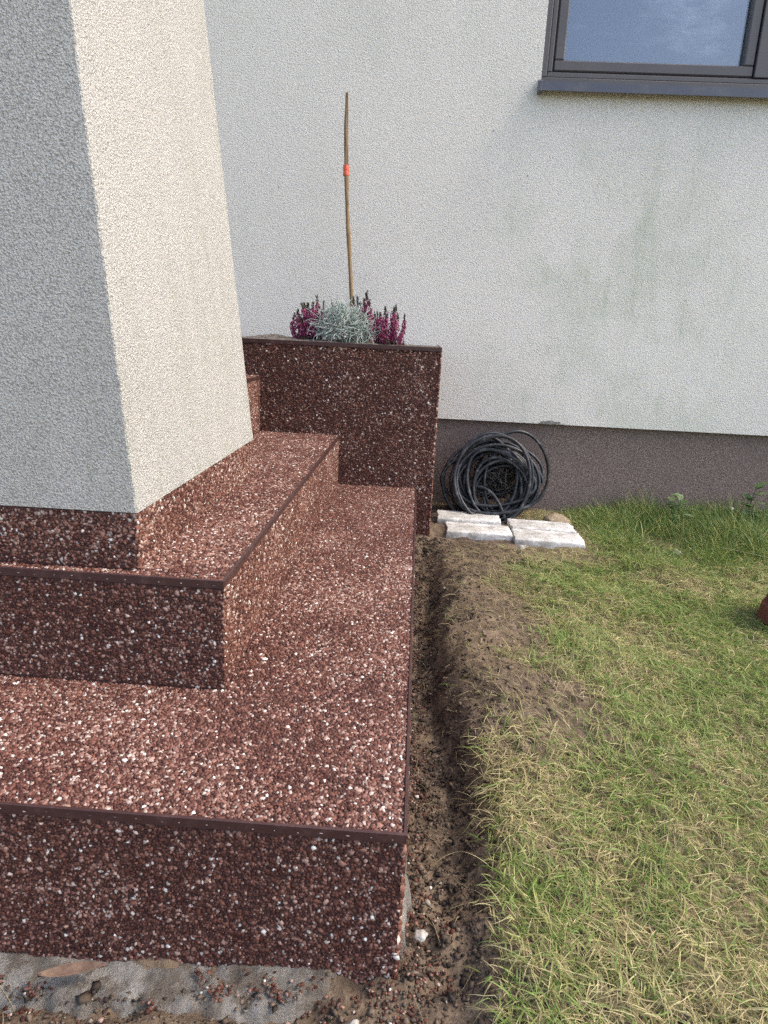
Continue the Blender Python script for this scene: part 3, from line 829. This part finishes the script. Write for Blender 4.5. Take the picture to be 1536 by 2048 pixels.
def grow(name, m, dens_fn, kind):
    x, y = field(m, 0.06, 2.2, 0.42, YW + 0.02)
    ok = in_view(x, y) & (RNG.random(m) < dens_fn(x, y)) & ~((x > 0.10) & (x < 0.64) & (y > 2.27) & (y < 2.62))
    x, y = x[ok], y[ok]; m = len(x)
    far = sstep(1.0, 2.6, y)
    lush = sstep(2.0, 2.5, y) * sstep(0.55, 0.9, x)
    flow = 6.0 * fbm(x * 2.2, y * 2.2, 81, 2)
    head = np.where(RNG.random(m) < 0.45, flow + RNG.normal(0, 1.0, m), RNG.random(m) * math.tau)
    if kind == 'green':
        tuft = 0.55 + 0.9 * fbm(x * 14, y * 14, 91, 2)
        L = (0.017 + 0.031 * RNG.random(m)) * tuft * (1 + 2.6 * lush * RNG.random(m)); W = 0.0008 + 0.0017 * RNG.random(m) ** 2
        W *= 1 + 0.35 * far
        el = np.radians(RNG.uniform(15, 70, m)); be = np.radians(RNG.uniform(30, 95, m)) * (1 - 0.5 * lush)
        el = el * (1 - lush) + lush * np.radians(RNG.uniform(40, 88, m))
        g = RNG.random((m, 1))
        c = (1 - g) * np.array((0.125, 0.210, 0.040)) + g * np.array((0.30, 0.41, 0.11))
        dk = (0.35 + 0.65 * lush * RNG.random(m))[:, None] * lush[:, None]
        c = c * (1 - dk) + np.array((0.075, 0.155, 0.040)) * dk
        yel = (RNG.random((m, 1)) < 0.25)
        c = np.where(yel, np.array((0.45, 0.44, 0.17)), c)
    else:
        L = 0.020 + 0.036 * RNG.random(m); W = 0.0007 + 0.0009 * RNG.random(m)
        W *= 1 + 0.3 * far
        el = np.radians(RNG.uniform(0, 40, m)); be = np.radians(RNG.uniform(20, 90, m))
        g = RNG.random((m, 1))
        c = (1 - g) * np.array((0.36, 0.29, 0.145)) + g * np.array((0.70, 0.62, 0.35))
        br = (sstep(0.45, 0.25, x) * sstep(1.0, 1.3, y))[:, None] * 0.65
        c = c * (1 - br) + np.array((0.20, 0.148, 0.09)) * br * (0.5 + 1.0 * g)
    P = np.stack([x, y, ground_h(x, y) - 0.002], 1)
    V, Fc, cv = blades(P, L, W, head, el, be, c)
    return np_mesh(name, V, Fc, M_GRASS if kind == 'green' else M_DRY, cv, True)


tag(link('grass', grow('grass', 230000, lambda x, y: cover(x, y) * (0.26 + 0.68 * green_amount(x, y)), 'green')),
    'green lawn grass growing right of the steps', 'grass', kind='stuff')
tag(link('dry_grass', grow('dry_grass', 230000, lambda x, y: np.clip(cover(x, y) * (0.56 - 0.54 * green_amount(x, y)) + 0.12 * sstep(0.0, 0.06, x - bank_x(y)), 0, 1), 'dry')),
    'dry straw-coloured grass thatch lying in the lawn', 'dry grass', kind='stuff')
# rest of the garden, thinner
m = 17000
x, y = field(m, 0.9, 4.6, -1.2, YW)
ok = ~in_view(x, y, 0.40); x, y = x[ok], y[ok]; m = len(x)
P = np.stack([x, y, ground_h(x, y) - 0.002], 1); g = RNG.random((m, 1))
V, Fc, cv = blades(P, 0.04 + 0.04 * RNG.random(m), 0.005 + 0.003 * RNG.random(m), RNG.random(m) * math.tau, np.radians(RNG.uniform(20, 70, m)), np.radians(RNG.uniform(20, 90, m)),
                   (1 - g) * np.array((0.10, 0.14, 0.04)) + g * np.array((0.26, 0.24, 0.10)))
tag(link('grass', np_mesh('grass_beyond', V, Fc, M_GRASS, cv)), 'green lawn grass further out beyond the right edge', 'grass', kind='stuff')
# roots and stray stalks in the trench and before the steps
m = 900
x = RNG.uniform(-0.55, 0.2, m); y = RNG.uniform(0.47, 2.2, m)
ok = ((x > XR1 + 0.01) & (x < bank_x(y) + 0.03)) | (y < 0.565); x, y = x[ok], y[ok]; m = len(x)
P = np.stack([x, y, ground_h(x, y) + 0.002], 1); g = RNG.random((m, 1))
V, Fc, cv = blades(P, 0.02 + 0.04 * RNG.random(m), 0.0007 + 0.0006 * RNG.random(m), RNG.random(m) * math.tau, np.radians(RNG.uniform(0, 60, m)), np.radians(RNG.uniform(10, 110, m)),
                   (1 - g) * np.array((0.16, 0.125, 0.075)) + g * np.array((0.40, 0.34, 0.19)))
tag(link('stray_stalks', np_mesh('stray_stalks', V, Fc, M_DRY, cv)), 'thin dry stalks and roots on the bare soil', 'stalks', kind='stuff')


# ------------------------------------------------------------------ tubes
def tube(pts, rad, sides=8, cap=True):
    """pts (n,3), rad (n,) -> V, quads"""
    pts = np.asarray(pts, float); n = len(pts); rad = np.broadcast_to(np.asarray(rad, float), (n,))
    t = np.gradient(pts, axis=0); t /= np.linalg.norm(t, axis=1, keepdims=True) + 1e-12
    up_ = np.array([0, 0, 1.0]) if abs(t[0, 2]) < 0.9 else np.array([1.0, 0, 0])
    nv = np.cross(t[0], up_); nv /= np.linalg.norm(nv)
    V = []
    for i in range(n):
        nv = nv - t[i] * (nv @ t[i]); nv /= np.linalg.norm(nv) + 1e-12
        b = np.cross(t[i], nv)
        a = np.arange(sides) * math.tau / sides
        V.append(pts[i] + rad[i] * (np.cos(a)[:, None] * nv + np.sin(a)[:, None] * b))
    V = np.concatenate(V)
    i, j = np.meshgrid(np.arange(n - 1), np.arange(sides), indexing='ij')
    j2 = (j + 1) % sides
    Fc = np.stack([i * sides + j, i * sides + j2, (i + 1) * sides + j2, (i + 1) * sides + j], -1).reshape(-1, 4)
    return V, Fc


def join(parts):
    """[(V,F[,col])] -> V,F,col"""
    off = 0; Vs = []; Fs = []; Cs = []
    for p in parts:
        Vs.append(p[0]); Fs.append(p[1] + off); off += len(p[0])
        Cs.append(np.broadcast_to(np.asarray(p[2], float), (len(p[0]), 3)) if len(p) > 2 else np.ones((len(p[0]), 3)))
    return np.concatenate(Vs), np.concatenate(Fs), np.concatenate(Cs)


# ------------------------------------------------------------------ white bricks
def brick(label, x0, x1, y0, y1, z0, z1, rz, seed):
    bm = bmesh.new()
    hx, hy, hz = (x1 - x0) / 2, (y1 - y0) / 2, (z1 - z0) / 2
    box_bm(bm, -hx, hx, -hy, hy, -hz, hz)
    bmesh.ops.bevel(bm, geom=bm.edges[:], offset=0.004, segments=2, affect='EDGES', profile=0.6)
    bmesh.ops.subdivide_edges(bm, edges=[e for e in bm.edges if e.calc_length() > 0.03], cuts=11, use_grid_fill=True)
    R_ = random.Random(seed)
    for v in bm.verts:
        a = v.co * 23 + Vector((seed * 3.1, seed, 0))
        from mathutils import noise as mn
        v.co += v.co.normalized() * (mn.noise(a) * 0.005 + mn.noise(a * 2.7) * 0.0035 + mn.noise(a * 6) * 0.0015)
    o = link('white_brick', bm_mesh('white_brick', bm, M_BRICK, True))
    o.location = ((x0 + x1) / 2, (y0 + y1) / 2, (z0 + z1) / 2 - 0.006); o.rotation_euler = (R_.uniform(-.02, .02), R_.uniform(-.02, .02), rz)
    return tag(o, label, 'brick', 'white bricks laid at the wall')


brick('whitewashed brick nearest the planter, rear one of the two, under the cable coil', 0.108, 0.350, 2.466, 2.592, 0.000, 0.066, -0.02, 3)
brick('whitewashed brick in front of the one beside the planter', 0.138, 0.377, 2.338, 2.463, -0.014, 0.055, 0.0, 5)
brick('whitewashed brick next to the sandy stone, rear one of that pair', 0.384, 0.626, 2.432, 2.558, -0.014, 0.056, 0.02, 8)
brick('whitewashed brick at the front, farthest out from the planter, edge sunk in dry soil', 0.381, 0.630, 2.29, 2.428, -0.018, 0.054, -0.03, 12)


# ------------------------------------------------------------------ stones
def stone(name, label, cat_, loc, size, mat, seed, flat=0.7):
    bm = bmesh.new(); bmesh.ops.create_icosphere(bm, subdivisions=3, radius=1)
    from mathutils import noise as mn
    for v in bm.verts:
        d = 1 + 0.40 * mn.noise(v.co * 1.2 + Vector((seed, 0, 0))) + 0.18 * mn.noise(v.co * 3.5 + Vector((0, seed, 0))) + 0.06 * mn.noise(v.co * 9 + Vector((0, 0, seed)))
        v.co = Vector((v.co.x * d * size[0], v.co.y * d * size[1], v.co.z * d * size[2]))
    o = link(name, bm_mesh(name, bm, mat, True)); o.location = loc
    return tag(o, label, cat_)


stone('sandy_stone', 'tan sandy lump of stone behind the white bricks beside the cable', 'stone', (0.598, 2.65, 0.022), (0.062, 0.045, 0.030), M_SAND, 5.6)
stone('stone', 'pale oval stone lying in front of the gap between the white bricks', 'stone', (0.402, 2.268, 0.018), (0.022, 0.018, 0.016), M_STONE, 1.2)
stone('stone', 'tiny white stone on the brown soil before the bricks', 'stone', (0.44, 2.20, 0.010), (0.011, 0.008, 0.007), M_STONE, 2.7)
stone('stone', 'grey stone in the bare hollow of the lawn below the weeds', 'stone', (0.965, 2.335, 0.016), (0.020, 0.016, 0.016), M_STONE, 6.1)
stone('stone', 'small pale stone on soil before the lowest step corner', 'stone', (-0.028, 0.553, 0.010), (0.007, 0.006, 0.006), M_STONE, 8.3)
stone('stone', 'small tan stone beside the corner of the lowest step', 'stone', (0.045, 0.672, 0.012), (0.008, 0.007, 0.006), M_STONE, 9.9)

# ------------------------------------------------------------------ cable coil
coil = empty('cable_coil', (0.33, 2.68, 0.02))
tag(coil, 'dusty coil of black cable leaning on the plinth behind the white bricks', 'cable')


def loop_path(turns, n, cx, cz, rx, rz, seed, ylo, yhi, jit=0.022, a0=0.0):
    t = np.linspace(0, turns, n); a = a0 + t * math.tau
    R = np.random.default_rng(seed)
    def wob(sc, amp):
        kk = int(turns * sc) + 3
        pts = R.normal(0, amp, kk + 2); q = t / turns * (kk - 1); i = q.astype(int); f = q - i; f = f * f * (3 - 2 * f)
        return pts[i] * (1 - f) + pts[i + 1] * f
    r1 = rx + wob(1.4, jit); r2 = rz + wob(1.4, jit * 0.8)
    x = cx + wob(0.8, 0.020) + r1 * np.cos(a); z = cz + wob(0.8, 0.014) + r2 * np.sin(a)
    dpt = 0.5 + wob(1.1, 0.32)
    base = 2.775 - (0.36 - z) * 0.22                 # leaning on the wall
    y = base - np.clip(dpt, 0, 1) * (yhi - ylo)
    return np.stack([x, np.minimum(y, 2.826), np.maximum(z, 0.012)], 1)


pts1 = loop_path(17, 1200, 0.332, 0.180, 0.152, 0.140, 24, 0, 0.15, 0.030)
V1 = tube(pts1, 0.0069, 8)
link('cable', np_mesh('cable', *V1, M_CABLE), coil)
# the wide outer loop
a = np.linspace(-0.45, 1.10, 60) * math.pi
pts2 = np.stack([0.420 + 0.150 * np.cos(a) * (1 - 0.12 * np.sin(a)), np.full(60, 2.785) - 0.05 * np.sin(a * 0.7) ** 2, 0.200 + 0.170 * np.sin(a)], 1)
pts2[:, 2] = np.maximum(pts2[:, 2], 0.03)
link('outer_loop', np_mesh('outer_loop', *tube(pts2, 0.0066, 8), M_CABLE), coil)
# inner smaller turns, off centre
pts3 = loop_path(3, 220, 0.365, 0.145, 0.105, 0.098, 33, 0, 0.10, 0.012)
link('inner_turns', np_mesh('inner_turns', *tube(pts3, 0.0066, 8), M_CABLE), coil)
pts6 = loop_path(9, 640, 0.330, 0.172, 0.140, 0.128, 61, 0, 0.08, 0.026, 2.0); pts6[:, 1] = np.minimum(pts6[:, 1] + 0.03, 2.828)
link('rear_turns', np_mesh('rear_turns', *tube(pts6, 0.0066, 7), M_CABLE), coil)
pts5 = loop_path(4, 320, 0.350, 0.165, 0.125, 0.112, 47, 0, 0.13, 0.028, 1.0)
link('tangled_turns', np_mesh('tangled_turns', *tube(pts5, 0.0062, 8), M_CABLE), coil)
# free end running down between the bricks
q = np.linspace(0, 1, 30)[:, None]
b0, b1, b2, b3 = (np.array(v) for v in ((0.255, 2.64, 0.155), (0.330, 2.62, 0.160), (0.360, 2.60, 0.090), (0.383, 2.575, 0.030)))
pts4 = (1 - q) ** 3 * b0 + 3 * (1 - q) ** 2 * q * b1 + 3 * (1 - q) * q ** 2 * b2 + q ** 3 * b3
pts4[:, 2] = np.maximum(pts4[:, 2], 0.012)
link('free_end', np_mesh('free_end', *tube(pts4, 0.0070, 8), M_CABLE), coil)
bm = bmesh.new(); bmesh.ops.create_icosphere(bm, subdivisions=4, radius=1)
from mathutils import noise as mnoise
for v in bm.verts:
    d = 1 + 0.55 * mnoise.noise(v.co * 2.3) + 0.35 * mnoise.noise(v.co * 6) + 0.15 * mnoise.noise(v.co * 14)
    v.co = Vector((0.362 + v.co.x * d * 0.080, 2.785 + v.co.y * d * 0.024, 0.150 + v.co.z * d * 0.072))
rc = link('root_clump', bm_mesh('root_clump', bm, M_SOIL, True)); tag(rc, 'dark brown muddy clump of roots filling the middle of the cable coil', 'clump')
# cobweb and leaf litter caught in the coil
parts = []
for i in range(700):
    a = RNG.random() * math.tau; r = 0.002 + 0.11 * RNG.random()
    p0 = np.array([0.36 + r * math.cos(a), RNG.uniform(2.70, 2.79), 0.175 + r * 0.8 * math.sin(a)])
    d = RNG.normal(0, 1, 3) * np.array([0.035, 0.012, 0.028])
    mid = p0 + d * 0.5 + RNG.normal(0, 0.008, 3)
    parts.append((*tube(np.stack([p0, mid, p0 + d]), np.array([0.0020, 0.0016, 0.0006]) * RNG.uniform(.4, 1.6), 4), np.array((0.13, 0.115, 0.10)) * RNG.uniform(.3, 1.7)))
V, Fc, cv = join(parts)
tag(link('plant_litter', np_mesh('plant_litter', V, Fc, M_CRUMB, cv)), 'grey dried plant litter and cobweb caught inside the cable coil', 'litter', kind='stuff')


# ------------------------------------------------------------------ stake
stake = empty('garden_stake', (-0.245, 2.56, ZP - 0.05))
tag(stake, 'thin wooden garden stake with orange tape standing in the planter', 'stake')
top_p = np.array([-0.308, 2.60, 1.530]); bot_p = np.array([-0.252, 2.56, ZP - 0.06])
t = np.linspace(0, 1, 50)
ax = bot_p + (top_p - bot_p) * t[:, None]
ax[:, 0] += 0.004 * np.sin(t * 7) ; ax[:, 1] += 0.003 * np.sin(t * 5 + 1)
rad = 0.0074 + 0.0010 * np.sin(t * 23) * np.sin(t * 9) - 0.0040 * sstep(0.82, 1.0, t)
link('shaft', np_mesh('shaft', *tube(ax, rad, 10), M_STAKE), stake)
# whittled split strip along the upper half
ax2 = ax[32:] + np.array([0.0052, -0.002, 0]); link('split_strip', np_mesh('split_strip', *tube(ax2, 0.0042 - 0.0016 * np.linspace(0, 1, 18), 6), M_STAKE), stake)
ti = np.linspace(0, 1, 9); ctr = bot_p + (top_p - bot_p) * (0.704 + 0.038 * ti)[:, None]; ctr[:, 0] += 0.004 * np.sin((0.704 + 0.038 * ti) * 7)
link('tape', np_mesh('tape', *tube(ctr, 0.0112 + 0.0005 * np.sin(ti * 12), 12), M_TAPE), stake)


# ------------------------------------------------------------------ heather
OCT_V = np.array([(1, 0, 0), (-1, 0, 0), (0, 1, 0), (0, -1, 0), (0, 0, 1), (0, 0, -1)], float)
OCT_F = np.array([(0, 2, 4), (2, 1, 4), (1, 3, 4), (3, 0, 4), (2, 0, 5), (1, 2, 5), (3, 1, 5), (0, 3, 5)])


def spike(root, tip, w, seed, tipgreen=0.16):
    """one flower spike: thin stem, closely set bells, brown-green tip"""
    R = np.random.default_rng(seed)
    root = np.array(root, float); tip = np.array(tip, float); H = np.linalg.norm(tip - root)
    bend = R.normal(0, 0.006, 2)
    def at(s): return root + (tip - root) * s[:, None] + np.stack([bend[0] * np.sin(s * 3), bend[1] * np.sin(s * 3), 0 * s], 1)
    nb = int(H / 0.00075)
    s = np.sort(R.random(nb) ** 0.9)
    rad = w * np.where(s > 1 - tipgreen, 0.42, 0.55 + 0.45 * np.sin(np.clip(s / (1 - tipgreen), 0, 1) * 2.6)) * (0.4 + 0.75 * R.random(nb))
    a = R.random(nb) * math.tau
    P = at(s) + np.stack([rad * np.cos(a), rad * np.sin(a), 0.003 * R.normal(0, 1, nb)], 1)
    sz = np.where(s > 1 - tipgreen, 0.0021, 0.0027) * (0.7 + 0.6 * R.random(nb))
    V = P[:, None] + OCT_V[None] * sz[:, None, None] * np.array((0.85, 0.85, 1.5))
    g = R.random((nb, 1))
    c = (1 - g) * np.array((0.19, 0.026, 0.082)) + g * np.array((0.48, 0.090, 0.22))
    pale = R.random((nb, 1)) < 0.10
    c = np.where(pale, np.array((0.42, 0.17, 0.25)), c)
    low = (s < 0.18)[:, None] & (R.random((nb, 1)) < 0.7)
    c = np.where(low, np.array((0.045, 0.035, 0.030)), c)
    c = np.where((s > 1 - tipgreen)[:, None], np.array((0.060, 0.055, 0.040)) * (0.6 + R.random((nb, 1))), c)
    Fc = (OCT_F[None] + 6 * np.arange(nb)[:, None, None]).reshape(-1, 3)
    sv, sf = tube(at(np.linspace(0, 1, 6)), 0.0012, 4)
    sf3 = np.concatenate([sf[:, [0, 1, 2]], sf[:, [0, 2, 3]]])
    V, Fc, cv = join([(V.reshape(-1, 3), Fc, np.repeat(c, 6, 0)), (sv, sf3, (0.06, 0.04, 0.03))])
    return np_mesh('flower_spike', V, Fc, M_PLANT, cv, False)


def heather(label, tips, base, spread, seed):
    o = empty('heather', (base[0], base[1], base[2]))
    tag(o, label, 'heather', 'purple heathers in the planter')
    R = random.Random(seed)
    for i, (x, y, z, w) in enumerate(tips):
        rx = base[0] + (x - base[0]) * 0.72 + R.uniform(-1, 1) * spread; ry = base[1] + (y - base[1]) * 0.6
        link('flower_spike', spike((rx, ry, base[2] - 0.01), (x, y, z), w, seed * 50 + i), o)
    # twiggy foot
    parts = []
    for i in range(90):
        a = R.uniform(0, math.tau); r = R.uniform(0, 0.045)
        p = np.array([base[0] + r * math.cos(a) * 1.1, base[1] + r * math.sin(a), base[2] - 0.006])
        q = p + np.array([R.uniform(-.015, .015), R.uniform(-.015, .015), R.uniform(.012, .035)])
        parts.append((*tube(np.stack([p, (p + q) / 2 + 0.003, q]), 0.0012, 4), np.array((0.045, 0.045, 0.025)) * R.uniform(.6, 1.6)))
    V, Fc, cv = join(parts)
    link('foliage', np_mesh('foliage', V, Fc, M_PLANT, cv), o)
    return o


def px_at(u, v, yw):
    """place of a thing seen at pixel u,v when it stands at depth y (used while laying out the planting)"""
    a = u - 768; b = v - 1024; cr, sr = math.cos(ROLL), math.sin(ROLL)
    U = (cr * a + sr * b) / F; W = (-sr * a + cr * b) / F
    d = np.array(r0) * U - np.array(upv) * W + np.array(fwd)
    return np.array([0, 0, CAM_Z]) + d * (yw / d[1])


ZS = ZP - 0.004
def tipset(lst, y0, w=0.010, jy=0.03):
    o = []
    for u, v, *ww in lst:
        y = y0 + random.uniform(-jy, jy); p = px_at(u, v, y); o.append((p[0], p[1], p[2], ww[0] if ww else w))
    return o


heather('purple heather at the pillar side of the silver bush',
        tipset([(583, 645), (590, 628), (597, 618), (603, 606), (609, 606), (616, 606), (620, 618), (626, 604), (632, 592), (636, 606), (649, 603, .006), (663, 604, .006), (612, 622), (600, 628), (622, 628), (594, 640), (606, 636), (640, 622)], 2.50),
        (-0.405, 2.50, ZS), 0.008, 3)
heather('tallest purple heather, right behind the silver bush next to the stake',
        tipset([(708, 594, .009), (715, 594), (722, 604), (728, 596), (733, 582, .012), (738, 600), (742, 618), (726, 620), (718, 622), (734, 628), (746, 632)], 2.52),
        (-0.205, 2.52, ZS), 0.008, 5)
heather('purple heather nearest the outer corner of the planter',
        tipset([(750, 625), (755, 623), (761, 624), (770, 613), (776, 626), (790, 613), (793, 612), (797, 630), (808, 631, .007), (803, 660, .008), (784, 640), (764, 640), (773, 636), (788, 634)], 2.44),
        (-0.105, 2.44, ZS), 0.008, 7)

# silver cushion bush: a tangle of wiry twigs
bush = empty('silver_bush', (-0.285, 2.40, ZS))
tag(bush, 'wiry silver-grey cushion bush between the purple heathers in the planter', 'shrub')
parts = []
cb = np.array([-0.275, 2.43, ZS + 0.050])
for i in range(520):
    a = RNG.random() * math.tau; e = math.asin(RNG.uniform(-0.35, 1.0)); rr_ = RNG.uniform(0.25, 0.95) ** 0.6
    d0 = np.array([math.cos(a) * math.cos(e), math.sin(a) * math.cos(e), math.sin(e)])
    p = cb + d0 * np.array([0.098, 0.062, 0.082]) * rr_
    p[0] += 0.05 * max(0, -d0[2] + 0.2) * (1 if d0[0] > 0 else 0.2)
    dirv = d0 * 0.7 + RNG.normal(0, 0.7, 3); dirv /= np.linalg.norm(dirv)
    n = 7; L = RNG.uniform(0.03, 0.075); pts = [p]
    bendv = RNG.normal(0, 0.55, 3)
    for q in range(n - 1):
        dirv = dirv + bendv * 0.55 + RNG.normal(0, 0.15, 3); dirv /= np.linalg.norm(dirv); pts.append(pts[-1] + dirv * L / (n - 1))
    pts = np.array(pts); pts[:, 2] = np.maximum(pts[:, 2], ZS + 0.002); pts[:, 1] = np.maximum(pts[:, 1], YP - 0.015)
    g = RNG.random()
    parts.append((*tube(pts, np.linspace(0.00135, 0.0008, n), 4), np.array((0.24, 0.31, 0.28)) * (1 - g) + np.array((0.52, 0.57, 0.53)) * g))
V, Fc, cv = join(parts)
link('twigs', np_mesh('twigs', V, Fc, M_SILVER, cv), bush)
parts = []
for i in range(260):
    a = RNG.random() * math.tau; r = RNG.random() ** 0.5
    p = cb + np.array([0.075 * r * math.cos(a), 0.045 * r * math.sin(a), RNG.uniform(-0.05, 0.035)])
    d = RNG.normal(0, 0.013, 3)
    parts.append((*tube(np.stack([p, p + d * .5 + .001, p + d]), 0.0012, 4), np.array((0.13, 0.16, 0.14)) * RNG.uniform(.6, 1.4)))
V, Fc, cv = join(parts)
link('inner_twigs', np_mesh('inner_twigs', V, Fc, M_SILVER, cv), bush)


# ------------------------------------------------------------------ weeds at the wall
def leaf(p, head, elev, L, W, fold=0.3):
    """pointed oval leaf of 8 faces with a folded midrib"""
    f_ = np.array([math.cos(head) * math.cos(elev), math.sin(head) * math.cos(elev), math.sin(elev)])
    s_v = np.array([-math.sin(head), math.cos(head), 0]); n_ = np.cross(f_, s_v)
    V = []; prof = [(0, .06), (.25, .8), (.55, 1.0), (.8, .6), (1, .02)]
    for t, w in prof:
        c = p + f_ * L * t - n_ * (-0.25 * L * t * t)
        drop = np.array([0, 0, -0.28 * L * t * t])
        V += [c + s_v * W * w * .5 + n_ * fold * W * w * .4 + drop, c + drop, c - s_v * W * w * .5 + n_ * fold * W * w * .4 + drop]
    F_ = []
    for i in range(4):
        b = i * 3; F_ += [(b, b + 1, b + 4, b + 3), (b + 1, b + 2, b + 5, b + 4)]
    return np.array(V), np.array(F_)


def weed(label, base, stems, seed, flower=None):
    R = random.Random(seed)
    o = empty('weed', base); tag(o, label, 'weed')
    b = np.array(base); sp = []; 
    for (dx, dy, h, nl, L, W) in stems:
        tip = b + np.array([dx, dy, h]); mid = (b + tip) / 2 + np.array([dx * -.15, 0, h * .08])
        q = np.linspace(0, 1, 8)[:, None]; pts = (1 - q) ** 2 * b + 2 * q * (1 - q) * mid + q ** 2 * tip
        sp.append((*tube(pts, np.linspace(0.0022, 0.0010, 8), 5), (0.09, 0.13, 0.045)))
        for i in range(nl):
            t = 0.25 + 0.75 * i / max(1, nl - 1); p = pts[min(7, int(t * 7))]
            V, Fc = leaf(p, R.uniform(0, math.tau), R.uniform(-.2, .7), L * R.uniform(.7, 1.15), W * R.uniform(.8, 1.2))
            g = R.random(); c = np.array((0.12, 0.20, 0.075)) * (1 - g) + np.array((0.26, 0.34, 0.17)) * g
            link('leaf', np_mesh('leaf', V, Fc, M_GRASS, np.broadcast_to(c, V.shape)), o)
    V, Fc, cv = join(sp)
    link('stem', np_mesh('stem', V, Fc, M_PLANT, cv), o)
    if flower is not None:
        pp = b + np.array(flower)
        bm = bmesh.new(); bmesh.ops.create_icosphere(bm, subdivisions=2, radius=0.006)
        for v in bm.verts: v.co.z *= 1.3; v.co += Vector(pp)
        me = bm_mesh('flower', bm, None, True)
        at = me.color_attributes.new('tint', 'FLOAT_COLOR', 'POINT')
        at.data.foreach_set('color', np.tile(np.array((0.7, 0.68, 0.55, 1), np.float32), len(me.vertices)))
        link('flower', me, o, M_PLANT)
    return o


weed('small leafy weed at the plinth above the bare hollow in the lawn', (1.08, 2.66, 0.025), [(0.01, 0.02, 0.125, 9, .050, .038), (-0.035, 0.0, 0.11, 7, .044, .034), (0.045, -0.02, 0.085, 6, .040, .030), (-.03, -.05, .05, 5, .036, .026), (.0, -.05, .07, 6, .04, .03)], 4)
weed('taller leafy weed with a white bud growing against the plinth', (1.36, 2.68, 0.03), [(0.035, 0.03, 0.185, 12, .064, .038), (0.03, 0.0, 0.13, 8, .056, .036), (-0.06, -0.01, 0.085, 3, .026, .014), (0.07, -0.03, 0.11, 6, .05, .032)], 9, (-0.068, -0.012, 0.085))
weed('leafy weed in long grass at the plinth, outermost one', (1.55, 2.70, 0.0), [(0.0, 0.03, 0.11, 7, .036, .022), (-0.04, -0.02, 0.08, 6, .034, .022), (0.05, 0, .09, 5, .03, .02)], 14)

# long pale stalks bending over the lawn
for i, (pts, lab) in enumerate((
        ([(1.42, 2.02, 0.02), (1.33, 2.10, 0.06), (1.20, 2.20, 0.075), (1.08, 2.28, 0.065)], 'long pale bent grass stalk arching over the lawn by the clay pot'),
        ([(1.36, 2.12, 0.02), (1.36, 2.24, 0.06), (1.33, 2.36, 0.08), (1.28, 2.48, 0.085)], 'long thin pale stalk reaching from the clay pot towards the plinth'))):
    b = np.array(pts); q = np.linspace(0, 1, 16)[:, None]
    P = (1 - q) ** 3 * b[0] + 3 * (1 - q) ** 2 * q * b[1] + 3 * (1 - q) * q * q * b[2] + q ** 3 * b[3]
    V, Fc = tube(P, np.linspace(0.0017, 0.0009, 16), 5)
    tag(link('grass_stalk', np_mesh('grass_stalk', V, Fc, M_DRY, np.broadcast_to(np.array((0.42, 0.40, 0.22)), V.shape))), lab, 'stalk')

# ------------------------------------------------------------------ clay pot at the right edge
prof = [(0.0, 0.155), (0.055, 0.155), (0.060, 0.150), (0.082, 0.050), (0.0835, 0.048), (0.0865, 0.047), (0.0925, 0.004), (0.090, -0.002), (0.080, -0.002)]
bm = bmesh.new(); rings = []
for r, z in prof[1:]:
    rings.append([bm.verts.new((r * math.cos(i * math.tau / 32), r * math.sin(i * math.tau / 32), z)) for i in range(32)])
for i in range(len(rings) - 1):
    for j in range(32): bm.faces.new((rings[i][j], rings[i + 1][j], rings[i + 1][(j + 1) % 32], rings[i][(j + 1) % 32]))
bm.faces.new(rings[0])
bmesh.ops.recalc_face_normals(bm, faces=bm.faces[:])
pot = link('clay_pot', bm_mesh('clay_pot', bm, M_POT, False)); pot.location = (1.064, 1.735, 0.022)
tag(pot, 'reddish brown clay pot standing in the lawn, cut by the right edge', 'pot')

# ------------------------------------------------------------------ dead leaf on the concrete
n_l = 14; V = []
for i in range(n_l + 1):
    t = i / n_l; w = 0.0075 * math.sin(math.pi * min(1, t * 1.02 + .02)) ** 0.7
    x = (t - 0.5) * 0.074; z = 0.004 + 0.006 * (2 * t - 1) ** 2
    for s_q in (-1, 0, 1):
        V.append((x, s_q * w + 0.006 * math.sin(t * 2.5), z + 0.006 * abs(s_q) - 0.001))
F_ = []
for i in range(n_l):
    b = i * 3; F_ += [(b, b + 1, b + 4, b + 3), (b + 1, b + 2, b + 5, b + 4)]
lf = link('dead_leaf', np_mesh('dead_leaf', np.array(V), np.array(F_), M_LEAF)); lf.location = (-0.352, 0.579, 0.010); lf.rotation_euler = (0.15, 0, 0.22)
md = lf.modifiers.new('thick', 'SOLIDIFY'); md.thickness = 0.0008
tag(lf, 'curled brown dead leaf lying on the grey concrete', 'leaf')
